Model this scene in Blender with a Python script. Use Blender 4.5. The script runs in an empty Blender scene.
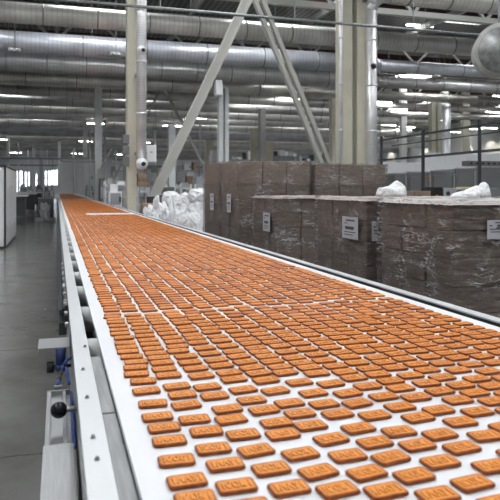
import bpy, bmesh, math, random
from mathutils import Vector, Matrix, noise
random.seed(7)
SC = bpy.context.scene
COL = SC.collection
# ------------------------------------------------------------------ camera
F, CX, CY, VPX, EYE = 630.0, 250.0, 189.0, 57.0, 1.40
PSI = math.atan((CX-VPX)/F); SN, CS = math.sin(PSI), math.cos(PSI)
H = 0.45; BZ = EYE-H
cam_d = bpy.data.cameras.new('camera'); cam = bpy.data.objects.new('camera', cam_d); COL.objects.link(cam)
cam.location = (0, 0, EYE); cam.rotation_euler = (math.pi/2, 0, -PSI)
cam_d.sensor_width = 36; cam_d.lens = 36*F/500; cam_d.shift_y = -(250-CY)/500; cam_d.clip_end = 400; cam_d.clip_start = .05
cam_d.dof.use_dof = True; cam_d.dof.focus_distance = 3.0; cam_d.dof.aperture_fstop = 9.0
SC.camera = cam
def ratio(px): return math.tan(PSI+math.atan((px-CX)/F))          # X/Y of the ray through a column of the photograph
def dep(x, y): return x*SN+y*CS
def zz(py, x, y): return EYE-(py-CY)*dep(x, y)/F
def px_of(x, y): return CX+F*(x*CS-y*SN)/dep(x, y)
def py_of(x, y, z): return CY+F*(EYE-z)/dep(x, y)
# ------------------------------------------------------------------ materials
def newmat(name):
    m = bpy.data.materials.new(name); m.use_nodes = True
    nt = m.node_tree; b = nt.nodes['Principled BSDF']
    return m, nt, b
def mat(name, col, rough=.5, metal=0, noise_amt=0, nscale=5, bump=0, bscale=40, emit=0, emcol=None, stretch=None, coat=0):
    m, nt, b = newmat(name); N, L = nt.nodes, nt.links
    b.inputs['Base Color'].default_value = (*col, 1); b.inputs['Roughness'].default_value = rough; b.inputs['Metallic'].default_value = metal
    if coat: b.inputs['Coat Weight'].default_value = coat; b.inputs['Coat Roughness'].default_value = .15
    if emit:
        b.inputs['Emission Color'].default_value = (*(emcol or col), 1); b.inputs['Emission Strength'].default_value = emit
    if noise_amt or bump:
        tc = N.new('ShaderNodeTexCoord'); mp = N.new('ShaderNodeMapping'); L.new(tc.outputs['Object'], mp.inputs[0])
        if stretch: mp.inputs['Scale'].default_value = stretch
    if noise_amt:
        n = N.new('ShaderNodeTexNoise'); n.inputs['Scale'].default_value = nscale; n.inputs['Detail'].default_value = 6; L.new(mp.outputs[0], n.inputs['Vector'])
        cr = N.new('ShaderNodeValToRGB'); L.new(n.outputs[0], cr.inputs[0])
        cr.color_ramp.elements[0].position = .3; cr.color_ramp.elements[1].position = .7
        cr.color_ramp.elements[0].color = (*[c*(1-noise_amt) for c in col], 1); cr.color_ramp.elements[1].color = (*[min(1, c*(1+noise_amt)) for c in col], 1)
        L.new(cr.outputs[0], b.inputs['Base Color'])
    if bump:
        n = N.new('ShaderNodeTexNoise'); n.inputs['Scale'].default_value = bscale; n.inputs['Detail'].default_value = 4; L.new(mp.outputs[0], n.inputs['Vector'])
        bp = N.new('ShaderNodeBump'); bp.inputs['Strength'].default_value = bump; bp.inputs['Distance'].default_value = .01
        L.new(n.outputs[0], bp.inputs['Height']); L.new(bp.outputs[0], b.inputs['Normal'])
    return m
M = {}
M['belt'] = mat('belt_white', (.67, .69, .72), .45, noise_amt=.03, nscale=3)
M['plate'] = mat('plate_white', (.56, .585, .60), .3, noise_amt=.03, nscale=6)
M['steel'] = mat('brushed_steel', (.44, .45, .46), .34, .9, noise_amt=.12, nscale=8, stretch=(30, 1, 30))
M['steel_dull'] = mat('dull_steel', (.26, .27, .28), .45, .6, noise_amt=.25, nscale=6, stretch=(12, 1, 1))
M['black'] = mat('black_rubber', (.012, .012, .014), .45)
M['ball'] = mat('black_gloss', (.008, .008, .012), .18)
M['ball'].node_tree.nodes['Principled BSDF'].inputs['Specular IOR Level'].default_value = .3
M['dark'] = mat('dark_iron', (.05, .052, .056), .5, .3)
M['blue'] = mat('blue_motor', (.012, .03, .13), .35)
M['bluecable'] = mat('blue_cable', (.015, .06, .30), .35)
M['alu'] = mat('aluminium_profile', (.40, .41, .42), .32, .7, noise_amt=.05)
M['cream'] = mat('cream_paint', (.60, .58, .47), .45, noise_amt=.05, nscale=3)
M['greypaint'] = mat('grey_paint', (.40, .405, .39), .45, noise_amt=.06, nscale=3)
M['brace'] = mat('brace_paint', (.47, .47, .44), .4, noise_amt=.05, nscale=2)
M['palepaint'] = mat('pale_grey_paint', (.64, .66, .67), .45, noise_amt=.04)
M['whitepaint'] = mat('white_paint', (.82, .83, .85), .4)
M['machine'] = mat('machine_grey', (.17, .175, .18), .45, noise_amt=.1, nscale=1.5)
M['machine_light'] = mat('machine_light', (.34, .36, .38), .4, noise_amt=.08, nscale=1.5)
M['rail'] = mat('rail_dark', (.045, .048, .055), .45, .2)
M['primer'] = mat('red_primer', (.075, .032, .026), .6, noise_amt=.15)
M['wood'] = mat('pallet_wood', (.38, .27, .16), .7, noise_amt=.2, nscale=12, stretch=(1, 8, 8))
M['tape'] = mat('paper_white', (.50, .51, .55), .6)
M['ink'] = mat('ink', (.06, .06, .075), .6)
M['yellow'] = mat('yellow_box', (.60, .50, .08), .5)
M['orange'] = mat('orange_lamp', (.7, .16, .03), .4)
M['cart'] = mat('cardboard_light', (.34, .23, .15), .75, noise_amt=.15, nscale=6)
M['lamp'] = mat('lamp_diffuser', (.9, .95, 1), .4, emit=26, emcol=(1, .98, .94))
M['sky'] = mat('skylight_fill_panel', (.85, .9, 1), .4, emit=10, emcol=(.95, .97, 1))
M['window'] = mat('window_daylight', (.85, .92, 1), .3, emit=3.2, emcol=(.84, .91, 1))

def duct_mat(name, col, seams=1.0, axis=0, rough=.33):
    m, nt, b = newmat(name); N, L = nt.nodes, nt.links
    tc = N.new('ShaderNodeTexCoord'); mp = N.new('ShaderNodeMapping'); L.new(tc.outputs['Object'], mp.inputs[0])
    n = N.new('ShaderNodeTexNoise'); n.inputs['Scale'].default_value = 1.3; n.inputs['Detail'].default_value = 5; L.new(mp.outputs[0], n.inputs['Vector'])
    w = N.new('ShaderNodeTexWave'); w.wave_type = 'BANDS'; w.bands_direction = 'XYZ'[axis]; w.wave_profile = 'SAW'
    w.inputs['Scale'].default_value = 2.2*seams; w.inputs['Distortion'].default_value = 0; L.new(mp.outputs[0], w.inputs['Vector'])
    cr = N.new('ShaderNodeValToRGB'); L.new(w.outputs[0], cr.inputs[0])
    cr.color_ramp.elements[0].position = 0; cr.color_ramp.elements[0].color = (.45, .45, .45, 1)
    cr.color_ramp.elements[1].position = .12; cr.color_ramp.elements[1].color = (1, 1, 1, 1)
    c2 = N.new('ShaderNodeValToRGB'); L.new(n.outputs[0], c2.inputs[0])
    c2.color_ramp.elements[0].position = .35; c2.color_ramp.elements[1].position = .65
    c2.color_ramp.elements[0].color = (*[c*.82 for c in col], 1); c2.color_ramp.elements[1].color = (*[min(1, c*1.12) for c in col], 1)
    mx = N.new('ShaderNodeMix'); mx.data_type = 'RGBA'; mx.blend_type = 'MULTIPLY'; mx.inputs[0].default_value = .8
    L.new(c2.outputs[0], mx.inputs[6]); L.new(cr.outputs[0], mx.inputs[7]); L.new(mx.outputs[2], b.inputs['Base Color'])
    bp = N.new('ShaderNodeBump'); bp.inputs['Strength'].default_value = .35; bp.inputs['Distance'].default_value = .02
    L.new(cr.outputs[0], bp.inputs['Height']); L.new(bp.outputs[0], b.inputs['Normal'])
    b.inputs['Metallic'].default_value = .5; b.inputs['Roughness'].default_value = rough
    return m
M['duct'] = duct_mat('galvanised_duct', (.80, .79, .76))
M['duct_dark'] = duct_mat('galvanised_duct_dull', (.62, .62, .62))
M['duct_blue'] = duct_mat('galvanised_duct_blue_lit', (.72, .75, .82))  # bluish light falling on these ducts is put into the colour
M['duct_v'] = duct_mat('galvanised_duct_upright', (.80, .80, .82), 2.2, 2)

def floor_mat():
    m, nt, b = newmat('concrete_floor'); N, L = nt.nodes, nt.links
    tc = N.new('ShaderNodeTexCoord')
    n = N.new('ShaderNodeTexNoise'); n.inputs['Scale'].default_value = 1.6; n.inputs['Detail'].default_value = 9; n.inputs['Roughness'].default_value = .62; L.new(tc.outputs['Object'], n.inputs['Vector'])
    cr = N.new('ShaderNodeValToRGB'); L.new(n.outputs[0], cr.inputs[0])
    cr.color_ramp.elements[0].position = .3; cr.color_ramp.elements[0].color = (.115, .115, .108, 1)
    cr.color_ramp.elements[1].position = .75; cr.color_ramp.elements[1].color = (.20, .20, .19, 1)
    # expansion joints every 4.7 m along, 6 m across
    sep = N.new('ShaderNodeSeparateXYZ'); L.new(tc.outputs['Object'], sep.inputs[0])
    n2 = N.new('ShaderNodeTexNoise'); n2.inputs['Scale'].default_value = 6; L.new(tc.outputs['Object'], n2.inputs['Vector'])
    def joint(sock, period, off):
        a = N.new('ShaderNodeMath'); a.operation = 'MULTIPLY_ADD'; L.new(n2.outputs[0], a.inputs[0]); a.inputs[1].default_value = .05; L.new(sock, a.inputs[2])
        s = N.new('ShaderNodeMath'); s.operation = 'ADD'; L.new(a.outputs[0], s.inputs[0]); s.inputs[1].default_value = off
        d = N.new('ShaderNodeMath'); d.operation = 'PINGPONG'; L.new(s.outputs[0], d.inputs[0]); d.inputs[1].default_value = period/2
        g = N.new('ShaderNodeMath'); g.operation = 'LESS_THAN'; L.new(d.outputs[0], g.inputs[0]); g.inputs[1].default_value = .009
        return g.outputs[0]
    j1 = joint(sep.outputs[1], 2.32, -3.545); j2 = joint(sep.outputs[0], 6, 1.9)
    mxm = N.new('ShaderNodeMath'); mxm.operation = 'MAXIMUM'; L.new(j1, mxm.inputs[0]); L.new(j2, mxm.inputs[1])
    mx = N.new('ShaderNodeMix'); mx.data_type = 'RGBA'; L.new(mxm.outputs[0], mx.inputs[0]); L.new(cr.outputs[0], mx.inputs[6]); mx.inputs[7].default_value = (.055, .055, .055, 1)
    L.new(mx.outputs[2], b.inputs['Base Color'])
    n3 = N.new('ShaderNodeTexNoise'); n3.inputs['Scale'].default_value = 3; n3.inputs['Detail'].default_value = 6; L.new(tc.outputs['Object'], n3.inputs['Vector'])
    mr = N.new('ShaderNodeMapRange'); L.new(n3.outputs[0], mr.inputs[0]); mr.inputs[3].default_value = .12; mr.inputs[4].default_value = .30; L.new(mr.outputs[0], b.inputs['Roughness'])
    return m
M['floor'] = floor_mat()

def deck_mat():
    m, nt, b = newmat('corrugated_deck'); N, L = nt.nodes, nt.links
    tc = N.new('ShaderNodeTexCoord'); w = N.new('ShaderNodeTexWave'); w.bands_direction = 'X'; w.inputs['Scale'].default_value = 1.3; L.new(tc.outputs['Object'], w.inputs['Vector'])
    cr = N.new('ShaderNodeValToRGB'); L.new(w.outputs[0], cr.inputs[0])
    cr.color_ramp.elements[0].color = (.10, .105, .105, 1); cr.color_ramp.elements[1].color = (.26, .265, .26, 1)  # flat deck: light and shade of the ribs put into colour bands
    L.new(cr.outputs[0], b.inputs['Base Color']); b.inputs['Roughness'].default_value = .5; b.inputs['Metallic'].default_value = .2
    return m
M['deck'] = deck_mat()
M['wall'] = mat('wall_panel', (.47, .48, .48), .6, noise_amt=.04, nscale=1)

def carton_mat(name, a, b_):
    m, nt, b = newmat(name); N, L = nt.nodes, nt.links
    tc = N.new('ShaderNodeTexCoord'); mp = N.new('ShaderNodeMapping'); mp.inputs['Scale'].default_value = (1, 1, 9); L.new(tc.outputs['Object'], mp.inputs[0])
    n = N.new('ShaderNodeTexNoise'); n.inputs['Scale'].default_value = 5; n.inputs['Detail'].default_value = 7; L.new(mp.outputs[0], n.inputs['Vector'])
    cr = N.new('ShaderNodeValToRGB'); L.new(n.outputs[0], cr.inputs[0])
    cr.color_ramp.elements[0].position = .3; cr.color_ramp.elements[0].color = (*a, 1); cr.color_ramp.elements[1].position = .75; cr.color_ramp.elements[1].color = (*b_, 1)
    L.new(cr.outputs[0], b.inputs['Base Color']); b.inputs['Roughness'].default_value = .75
    return m
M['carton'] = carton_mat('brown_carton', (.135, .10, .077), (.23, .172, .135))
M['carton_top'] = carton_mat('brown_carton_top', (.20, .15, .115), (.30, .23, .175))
M['fan'] = mat('fan_grille', (.27, .28, .28), .35, .5, noise_amt=.35, nscale=9, bump=.4, bscale=30)
M['sheet_brown'] = mat('film_over_cartons', (.33, .28, .25), .3, noise_amt=.3, nscale=9, bump=.6, bscale=12)
M['sheet'] = mat('white_film_sheet', (.42, .40, .385), .35, noise_amt=.12, nscale=6, bump=.6, bscale=9)

def film_mat():
    m = bpy.data.materials.new('stretch_film'); m.use_nodes = True; nt = m.node_tree; N, L = nt.nodes, nt.links
    for n in list(N): N.remove(n)
    out = N.new('ShaderNodeOutputMaterial'); tr = N.new('ShaderNodeBsdfTransparent'); tr.inputs[0].default_value = (.93, .93, .95, 1)
    gl = N.new('ShaderNodeBsdfPrincipled'); gl.inputs['Base Color'].default_value = (.30, .29, .29, 1); gl.inputs['Roughness'].default_value = .18; gl.inputs['Specular IOR Level'].default_value = .9
    tc = N.new('ShaderNodeTexCoord'); mp = N.new('ShaderNodeMapping'); mp.inputs['Scale'].default_value = (1.3, 1.3, 4.5); mp.inputs['Rotation'].default_value = (.12, .1, 0); L.new(tc.outputs['Object'], mp.inputs[0])
    n = N.new('ShaderNodeTexNoise'); n.inputs['Scale'].default_value = 3.2; n.inputs['Detail'].default_value = 5; n.inputs['Distortion'].default_value = 1.1; L.new(mp.outputs[0], n.inputs['Vector'])
    bp = N.new('ShaderNodeBump'); bp.inputs['Strength'].default_value = 1; bp.inputs['Distance'].default_value = .05
    L.new(n.outputs[0], bp.inputs['Height']); L.new(bp.outputs[0], gl.inputs['Normal'])
    n2 = N.new('ShaderNodeTexNoise'); n2.inputs['Scale'].default_value = 7; n2.inputs['Detail'].default_value = 8; n2.inputs['Distortion'].default_value = 2.2; L.new(mp.outputs[0], n2.inputs['Vector'])
    cr = N.new('ShaderNodeValToRGB'); L.new(n2.outputs[0], cr.inputs[0])
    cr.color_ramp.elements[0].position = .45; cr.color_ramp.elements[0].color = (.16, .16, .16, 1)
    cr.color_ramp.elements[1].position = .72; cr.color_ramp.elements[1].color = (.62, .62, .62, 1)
    # glints along film creases put into the colour: thin bright lines in patches
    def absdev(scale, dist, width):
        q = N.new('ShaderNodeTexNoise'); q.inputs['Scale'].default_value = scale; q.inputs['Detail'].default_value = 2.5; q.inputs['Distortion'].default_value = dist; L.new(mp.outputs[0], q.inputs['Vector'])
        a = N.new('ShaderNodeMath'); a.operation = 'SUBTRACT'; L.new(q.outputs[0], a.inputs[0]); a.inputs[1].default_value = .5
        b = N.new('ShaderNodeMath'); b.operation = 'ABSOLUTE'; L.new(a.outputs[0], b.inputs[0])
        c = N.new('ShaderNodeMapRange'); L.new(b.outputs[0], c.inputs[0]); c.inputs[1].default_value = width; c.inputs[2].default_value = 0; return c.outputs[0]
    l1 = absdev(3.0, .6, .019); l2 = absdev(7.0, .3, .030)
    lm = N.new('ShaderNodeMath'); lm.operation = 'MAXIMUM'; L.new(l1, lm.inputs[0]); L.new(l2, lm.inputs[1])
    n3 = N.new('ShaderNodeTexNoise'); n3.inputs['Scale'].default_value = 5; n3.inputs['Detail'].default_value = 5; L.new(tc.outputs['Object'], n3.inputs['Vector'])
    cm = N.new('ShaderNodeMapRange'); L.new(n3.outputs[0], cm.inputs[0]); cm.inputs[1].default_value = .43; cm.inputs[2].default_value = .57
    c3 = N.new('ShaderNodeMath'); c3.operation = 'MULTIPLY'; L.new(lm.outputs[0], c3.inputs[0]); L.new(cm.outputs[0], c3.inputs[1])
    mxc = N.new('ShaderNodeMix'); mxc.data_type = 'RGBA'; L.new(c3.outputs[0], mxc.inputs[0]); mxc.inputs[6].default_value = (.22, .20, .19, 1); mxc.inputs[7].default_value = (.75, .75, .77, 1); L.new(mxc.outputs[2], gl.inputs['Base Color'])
    fac = N.new('ShaderNodeMath'); fac.operation = 'MAXIMUM'; L.new(cr.outputs[0], fac.inputs[0])
    c3m = N.new('ShaderNodeMath'); c3m.operation = 'MULTIPLY'; c3m.inputs[1].default_value = .8; L.new(c3.outputs[0], c3m.inputs[0]); L.new(c3m.outputs[0], fac.inputs[1])
    mix = N.new('ShaderNodeMixShader'); L.new(fac.outputs[0], mix.inputs[0]); L.new(tr.outputs[0], mix.inputs[1]); L.new(gl.outputs[0], mix.inputs[2]); L.new(mix.outputs[0], out.inputs[0])
    return m
M['film'] = film_mat()

def sack_mat(name, col):
    m, nt, b = newmat(name); N, L = nt.nodes, nt.links
    tc = N.new('ShaderNodeTexCoord'); n = N.new('ShaderNodeTexNoise'); n.inputs['Scale'].default_value = 6; n.inputs['Detail'].default_value = 6; n.inputs['Distortion'].default_value = 1.5; L.new(tc.outputs['Object'], n.inputs['Vector'])
    bp = N.new('ShaderNodeBump'); bp.inputs['Strength'].default_value = .9; bp.inputs['Distance'].default_value = .08
    L.new(n.outputs[0], bp.inputs['Height']); L.new(bp.outputs[0], b.inputs['Normal'])
    b.inputs['Base Color'].default_value = (*col, 1); b.inputs['Roughness'].default_value = .38
    return m
M['sack'] = sack_mat('white_sack', (.74, .75, .77)); M['sack_grey'] = sack_mat('grey_clear_bag', (.50, .52, .55))

def biscuit_mat():
    m, nt, b = newmat('baked_biscuit'); N, L = nt.nodes, nt.links
    at = N.new('ShaderNodeAttribute'); at.attribute_name = 'toast_relief'
    tc = N.new('ShaderNodeTexCoord'); n = N.new('ShaderNodeTexNoise'); n.inputs['Scale'].default_value = 130; n.inputs['Detail'].default_value = 3
    g = N.new('ShaderNodeNewGeometry'); L.new(g.outputs['Position'], n.inputs['Vector'])
    a = N.new('ShaderNodeMath'); a.operation = 'MULTIPLY_ADD'; L.new(n.outputs[0], a.inputs[0]); a.inputs[1].default_value = .6; L.new(at.outputs['Fac'], a.inputs[2])
    cr = N.new('ShaderNodeValToRGB'); L.new(a.outputs[0], cr.inputs[0]); e = cr.color_ramp.elements
    e[0].position = .1; e[0].color = (.76, .30, .050, 1); e[1].position = 1.05 if False else 1.0; e[1].color = (.13, .032, .010, 1)
    x = e.new(.45); x.color = (.60, .20, .028, 1); x = e.new(.7); x.color = (.32, .085, .018, 1)
    L.new(cr.outputs[0], b.inputs['Base Color']); b.inputs['Roughness'].default_value = .42
    b.inputs['Specular IOR Level'].default_value = .2
    return m
M['biscuit'] = biscuit_mat()

# ------------------------------------------------------------------ mesh helpers
class MB:
    def __init__(s): s.bm = bmesh.new()
    def box(s, x0, x1, y0, y1, z0, z1, bev=0):
        r = bmesh.ops.create_cube(s.bm, size=1)
        bmesh.ops.scale(s.bm, verts=r['verts'], vec=(abs(x1-x0), abs(y1-y0), abs(z1-z0)))
        bmesh.ops.translate(s.bm, verts=r['verts'], vec=((x0+x1)/2, (y0+y1)/2, (z0+z1)/2))
        if bev:
            es = list({e for v in r['verts'] for e in v.link_edges})
            bmesh.ops.bevel(s.bm, geom=es, offset=bev, segments=2, affect='EDGES', profile=.6)
        return s
    def cyl(s, p0, p1, r, r2=None, seg=16, cap=True):
        p0, p1 = Vector(p0), Vector(p1); d = p1-p0
        res = bmesh.ops.create_cone(s.bm, cap_ends=cap, segments=seg, radius1=r, radius2=r if r2 is None else r2, depth=d.length)
        mt = Matrix.Translation((p0+p1)/2) @ d.to_track_quat('Z', 'Y').to_matrix().to_4x4()
        bmesh.ops.transform(s.bm, matrix=mt, verts=res['verts']); return s
    def bar(s, p0, p1, w, h, up=(0, 0, 1)):
        p0, p1 = Vector(p0), Vector(p1); d = p1-p0; z = d.normalized(); x = Vector(up).cross(z)
        if x.length < 1e-4: x = Vector((1, 0, 0))
        x.normalize(); y = z.cross(x)
        res = bmesh.ops.create_cube(s.bm, size=1); bmesh.ops.scale(s.bm, verts=res['verts'], vec=(w, h, d.length))
        mt = Matrix((( x.x, y.x, z.x, 0), (x.y, y.y, z.y, 0), (x.z, y.z, z.z, 0), (0, 0, 0, 1)))
        bmesh.ops.transform(s.bm, matrix=Matrix.Translation((p0+p1)/2) @ mt, verts=res['verts']); return s
    def sphere(s, c, r, seg=20, scale=(1, 1, 1)):
        res = bmesh.ops.create_uvsphere(s.bm, u_segments=seg, v_segments=seg//2, radius=r)
        bmesh.ops.scale(s.bm, verts=res['verts'], vec=scale); bmesh.ops.translate(s.bm, verts=res['verts'], vec=c); return s
    def tube(s, pts, r, seg=8):
        pts = [Vector(p) for p in pts]
        for a, b in zip(pts, pts[1:]): s.cyl(a, b, r, seg=seg)
        for p in pts[1:-1]: s.sphere(p, r*1.02, 8)
        return s
    def prism(s, prof, x0, x1, axis='X'):            # profile in the plane across the axis
        def P(a, b, t): return {'X': (t, a, b), 'Y': (a, t, b), 'Z': (a, b, t)}[axis]
        va = [s.bm.verts.new(P(a, b, x0)) for a, b in prof]; vb = [s.bm.verts.new(P(a, b, x1)) for a, b in prof]
        n = len(prof); s.bm.faces.new(va); s.bm.faces.new(vb[::-1])
        for i in range(n): s.bm.faces.new((va[i], vb[i], vb[(i+1) % n], va[(i+1) % n]))
        bmesh.ops.recalc_face_normals(s.bm, faces=s.bm.faces); return s
    def build(s, name, m, parent=None, smooth=False, **kw):
        me = bpy.data.meshes.new(name); s.bm.to_mesh(me); s.bm.free(); me.materials.append(m)
        if smooth: me.shade_smooth_by_angle(math.radians(40)) if hasattr(me, 'shade_smooth_by_angle') else [setattr(p, 'use_smooth', True) for p in me.polygons]
        o = bpy.data.objects.new(name, me); COL.objects.link(o)
        if parent is not None: o.parent = parent; o.matrix_parent_inverse = Matrix.Translation(-parent.location)
        if 'label' in kw or 'cat' in kw or 'group' in kw or 'kind' in kw: tag(o, **kw)
        return o
def tag(o, label=None, cat=None, group=None, kind=None):
    if label: o['label'] = label
    if cat: o['category'] = cat
    if group: o['group'] = group
    if kind: o['kind'] = kind
    return o
def thing(name, loc, label, cat, group=None):
    o = bpy.data.objects.new(name, None); o.empty_display_size = .1; COL.objects.link(o); o.location = loc
    return tag(o, label, cat, group)
ORD = ['first', 'second', 'third', 'fourth', 'fifth', 'sixth', 'seventh', 'eighth', 'ninth', 'tenth', 'eleventh', 'twelfth', 'thirteenth', 'fourteenth',
       'fifteenth', 'sixteenth', 'seventeenth', 'eighteenth', 'nineteenth', 'twentieth']
def ordn(n):
    if n <= 20: return ORD[n-1]
    t, u = divmod(n, 10)
    if u == 0: return {3: 'thirtieth', 4: 'fortieth', 5: 'fiftieth'}[t]
    return {2: 'twenty-', 3: 'thirty-', 4: 'forty-', 5: 'fifty-', 6: 'sixty-'}[t]+ORD[u-1]

# ------------------------------------------------------------------ room shell
XL, XR, YB, YF, ZC = -9.0, 44.0, -8.0, 110.0, 9.0
def struct(name, mb, m): return mb.build(name, m, kind='structure')
struct('floor', MB().box(XL, XR, YB, YF, -.2, 0), M['floor'])
# roof with openings for skylights, most of them added to light the hall
SKY = [(x, y, 1.6, 1.0) for y in (-5, 1.5, 8, 14.5) for x in (-5, 3, 11)]+[(x, 20.4, 1.6, 1.0) for x in (-6, 1, 8)]+[(19, 8, 1.6, 1.0), (19, 14.5, 1.6, 1.0), (27, 14.5, 1.6, 1.0), (27, 8, 1.6, 1.0)]+[(ratio(467)*24.2, 24.0, 1.1, .85)]  # unseen panels added for soft light; only the last one is visible
SKY += [(x, y, 1.3, .8) for y in (38, 49, 60, 71, 82, 93, 103) for x in (-5, 4.5, 14, 23, 32, 40)]  # far grid, denser than the few visible slits, added for brightness
SKY += [(x, 20.4, 1.6, 1.0) for x in (27, 36)]  # unseen panels added to throw more light on the ducts
roof = MB()
ys = sorted({y for _, y, _, _ in SKY}); prev = YB
for y in ys:
    row = sorted(q for q in SKY if q[1] == y); hy = row[0][3]
    roof.box(XL, XR, prev, y-hy, ZC, ZC+.15); prev = y+hy
    px_ = XL
    for x, _, hx, _ in row:
        roof.box(px_, x-hx, y-hy, y+hy, ZC, ZC+.15); px_ = x+hx
    roof.box(px_, XR, y-hy, y+hy, ZC, ZC+.15)
roof.box(XL, XR, prev, YF, ZC, ZC+.15)
struct('ceiling', roof, M['deck'])
for i, (x, y, hx, hy) in enumerate(SKY):
    w = struct('window_%d' % (i+10), MB().box(x-hx, x+hx, y-hy, y+hy, ZC+.2, ZC+.22), M['sky'])
struct('wall_left', MB().box(XL-.2, XL, YB, YF, 0, ZC), M['wall'])
struct('wall_back', MB().box(XL, XR, YB-.2, YB, 0, ZC), M['wall'])
struct('wall_right', MB().box(XR, XR+.2, YB, YF, 0, ZC), M['wall'])
# far wall with real window openings
def atx(px, y): return ratio(px)*y
wins = [(17, 22.5, 171, 192), (25, 29.5, 172, 190), (45, 50.5, 171, 185), (51.5, 57.5, 170, 185), (-8, 0, 172, 190), (34, 37, 174, 186)]
wr = sorted([(atx(a, YF), atx(b, YF), zz(d, atx(a, YF), YF), zz(c, atx(a, YF), YF)) for a, b, c, d in wins])
fw = MB(); p = XL; M['wall_far'] = mat('far_wall_panel', (.66, .67, .68), .6, noise_amt=.04, nscale=1)  # lighter copy of the wall colour; far-end brightness put into it
for a, b, c, d in wr:
    a = max(a, XL+.1)
    fw.box(p, a, YF, YF+.2, 0, ZC); fw.box(a, b, YF, YF+.2, 0, c); fw.box(a, b, YF, YF+.2, d, ZC); p = b
fw.box(p, XR, YF, YF+.2, 0, ZC); struct('wall_far', fw, M['wall_far'])
for i, (a, b, c, d) in enumerate(wr):
    a = max(a, XL+.1)
    fr = struct('window_%d' % (i+1), MB().box(a, b, YF+.15, YF+.17, c, d), M['window'])
    f = MB().box((a+b)/2-.06, (a+b)/2+.06, YF+.05, YF+.14, c, d).box(a, b, YF+.05, YF+.14, (c+d)/2-.05, (c+d)/2+.05)
    f.build('window_frame', M['palepaint'], fr)
# lower band of white panels along the right wall
struct('trim_1', MB().box(XR-.12, XR-.01, 20, YF, 0, 4.0), M['whitepaint'])

# ------------------------------------------------------------------ the main conveyor
def bx(r): return r*CS*H                        # belt ratio -> metres across
BL, BR = bx(.275), bx(3.20)
Y0, Y1 = .45, 27.6
conv = thing('conveyor', (BL, Y0, 0), 'long white conveyor carrying rows of biscuits down the hall', 'conveyor')
MB().box(BL, BR, Y0, Y1, BZ-.012, BZ).build('belt', M['belt'], conv)
PL, PR = bx(.100), bx(.205)
pl = MB().box(PL, PR, Y0, Y1, BZ-.022, BZ-.010, .002); side_plate = pl.build('side_plate', M['plate'], conv)
MB().box(PL+.004, PL+.012, Y0, Y1, BZ-.30, BZ-.022).build('side_frame', M['steel'], conv)
MB().box(PR+.001, BL-.002, Y0, 1.80, BZ-.024, BZ-.016).box(PR+.001, BL-.002, 1.335, 1.340, BZ-.018, BZ-.0135).build('cover_strip', M['steel_dull'], conv)
MB().box(PR-.02, BL+.05, 1.80, Y1, BZ-.26, BZ-.25).box(PR-.012, PR-.004, 1.8, Y1, BZ-.25, BZ-.03).build('gap_shade_lining', M['black'], conv)  # black lining stands for the shade inside the open slot
y = 2.0; nr = 0
while y < Y1-.2:                                # rollers showing in the slot beside the belt
    nr += 1
    MB().cyl((PR-.004, y, BZ-.06), (BR+.02, y, BZ-.06), .048, seg=20).build('roller', M['palepaint'], conv, True)
    y += .55 if nr < 40 else 1.2
for (bxp, byp) in ((97, 460), (93, 438), (87, 398), (83, 370), (85, 347)):
    yy = (H+.01)*(F*CS-(bxp-CX)*SN)/(byp-CY); xx = (H+.01)*(F*SN+(bxp-CX)*CS)/(byp-CY)
    MB().cyl((xx, yy, BZ-.011), (xx, yy, BZ-.0085), .0052, seg=16).cyl((xx, yy, BZ-.0085), (xx, yy, BZ-.004), .0038, seg=6).build('bolt', M['steel_dull'], conv)
# drive chain and fixings down the outside of the frame
ch = MB(); y = 2.75; k = 0
while y < 16:
    ch.box(PL-.022, PL-.006, y, y+.016, BZ-.075, BZ-.05, .002)
    ch.box(PL-.034, PL-.024, y+.012, y+.030, BZ-.083, BZ-.058, .002)
    y += .034; k += 1
ch.build('drive_chain', M['dark'], conv)
MB().box(PL-.036, PL-.004, 2.7, Y1, BZ-.15, BZ-.10).box(PL-.012, PL+.003, 2.7, Y1, BZ-.10, BZ-.03).build('chain_guard', M['dark'], conv)
for k in range(13):
    y = 2.35+k*.16+.05*(k % 3)
    MB().cyl((PL-.004, y, BZ-.035), (PL-.016, y, BZ-.035), .009, seg=10).build('bolt', M['steel'], conv)
# right-hand rail
RL = BR+.042
MB().box(RL, RL+.03, Y0, Y1, BZ-.002, BZ+.004, .001).box(RL+.042, RL+.07, Y0, Y1, BZ-.010, BZ-.004, .001).build('guide_rail', M['plate'], conv)
MB().box(BR+.002, RL, Y0, Y1, BZ-.3, BZ-.06).box(RL, RL+.07, Y0, Y1, BZ-.3, BZ-.0105).box(RL, RL+.03, Y0, Y1, BZ-.0105, BZ-.0021).build('rail_gap_shade', M['black'], conv)  # shade in the gap put in as a solid black filling
for y in [1.2+2.6*i for i in range(11)]:
    MB().box(PL+.02, PL+.08, y, y+.08, 0, BZ-.26).build('leg', M['steel'], conv)
    MB().box(BR-.02, BR+.04, y, y+.08, 0, BZ-.26).build('leg', M['steel'], conv)
MB().box(PL+.02, BR+.05, Y1-.02, Y1+.02, BZ-.2, BZ+.006).build('nose_bar', M['whitepaint'], conv)
# second section
conv2 = thing('conveyor', (BL, Y1+.4, 0), 'farther conveyor section taking over the biscuits past the white nose bar', 'conveyor')
Z2 = BZ+.02
MB().box(BL-.05, BR+.05, Y1+.3, 62, Z2-.05, Z2).build('belt', M['belt'], conv2)
MB().box(BL-.16, BL-.06, Y1+.3, 62, Z2-.3, Z2+.01).box(BR+.06, BR+.15, Y1+.3, 62, Z2-.3, Z2+.01).build('side_frame', M['palepaint'], conv2)
for y in (29, 36, 44, 52, 60): MB().box(BL-.1, BL, y, y+.1, 0, Z2-.05).box(BR-.1, BR, y, y+.1, 0, Z2-.05).build('leg', M['steel'], conv2)

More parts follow.
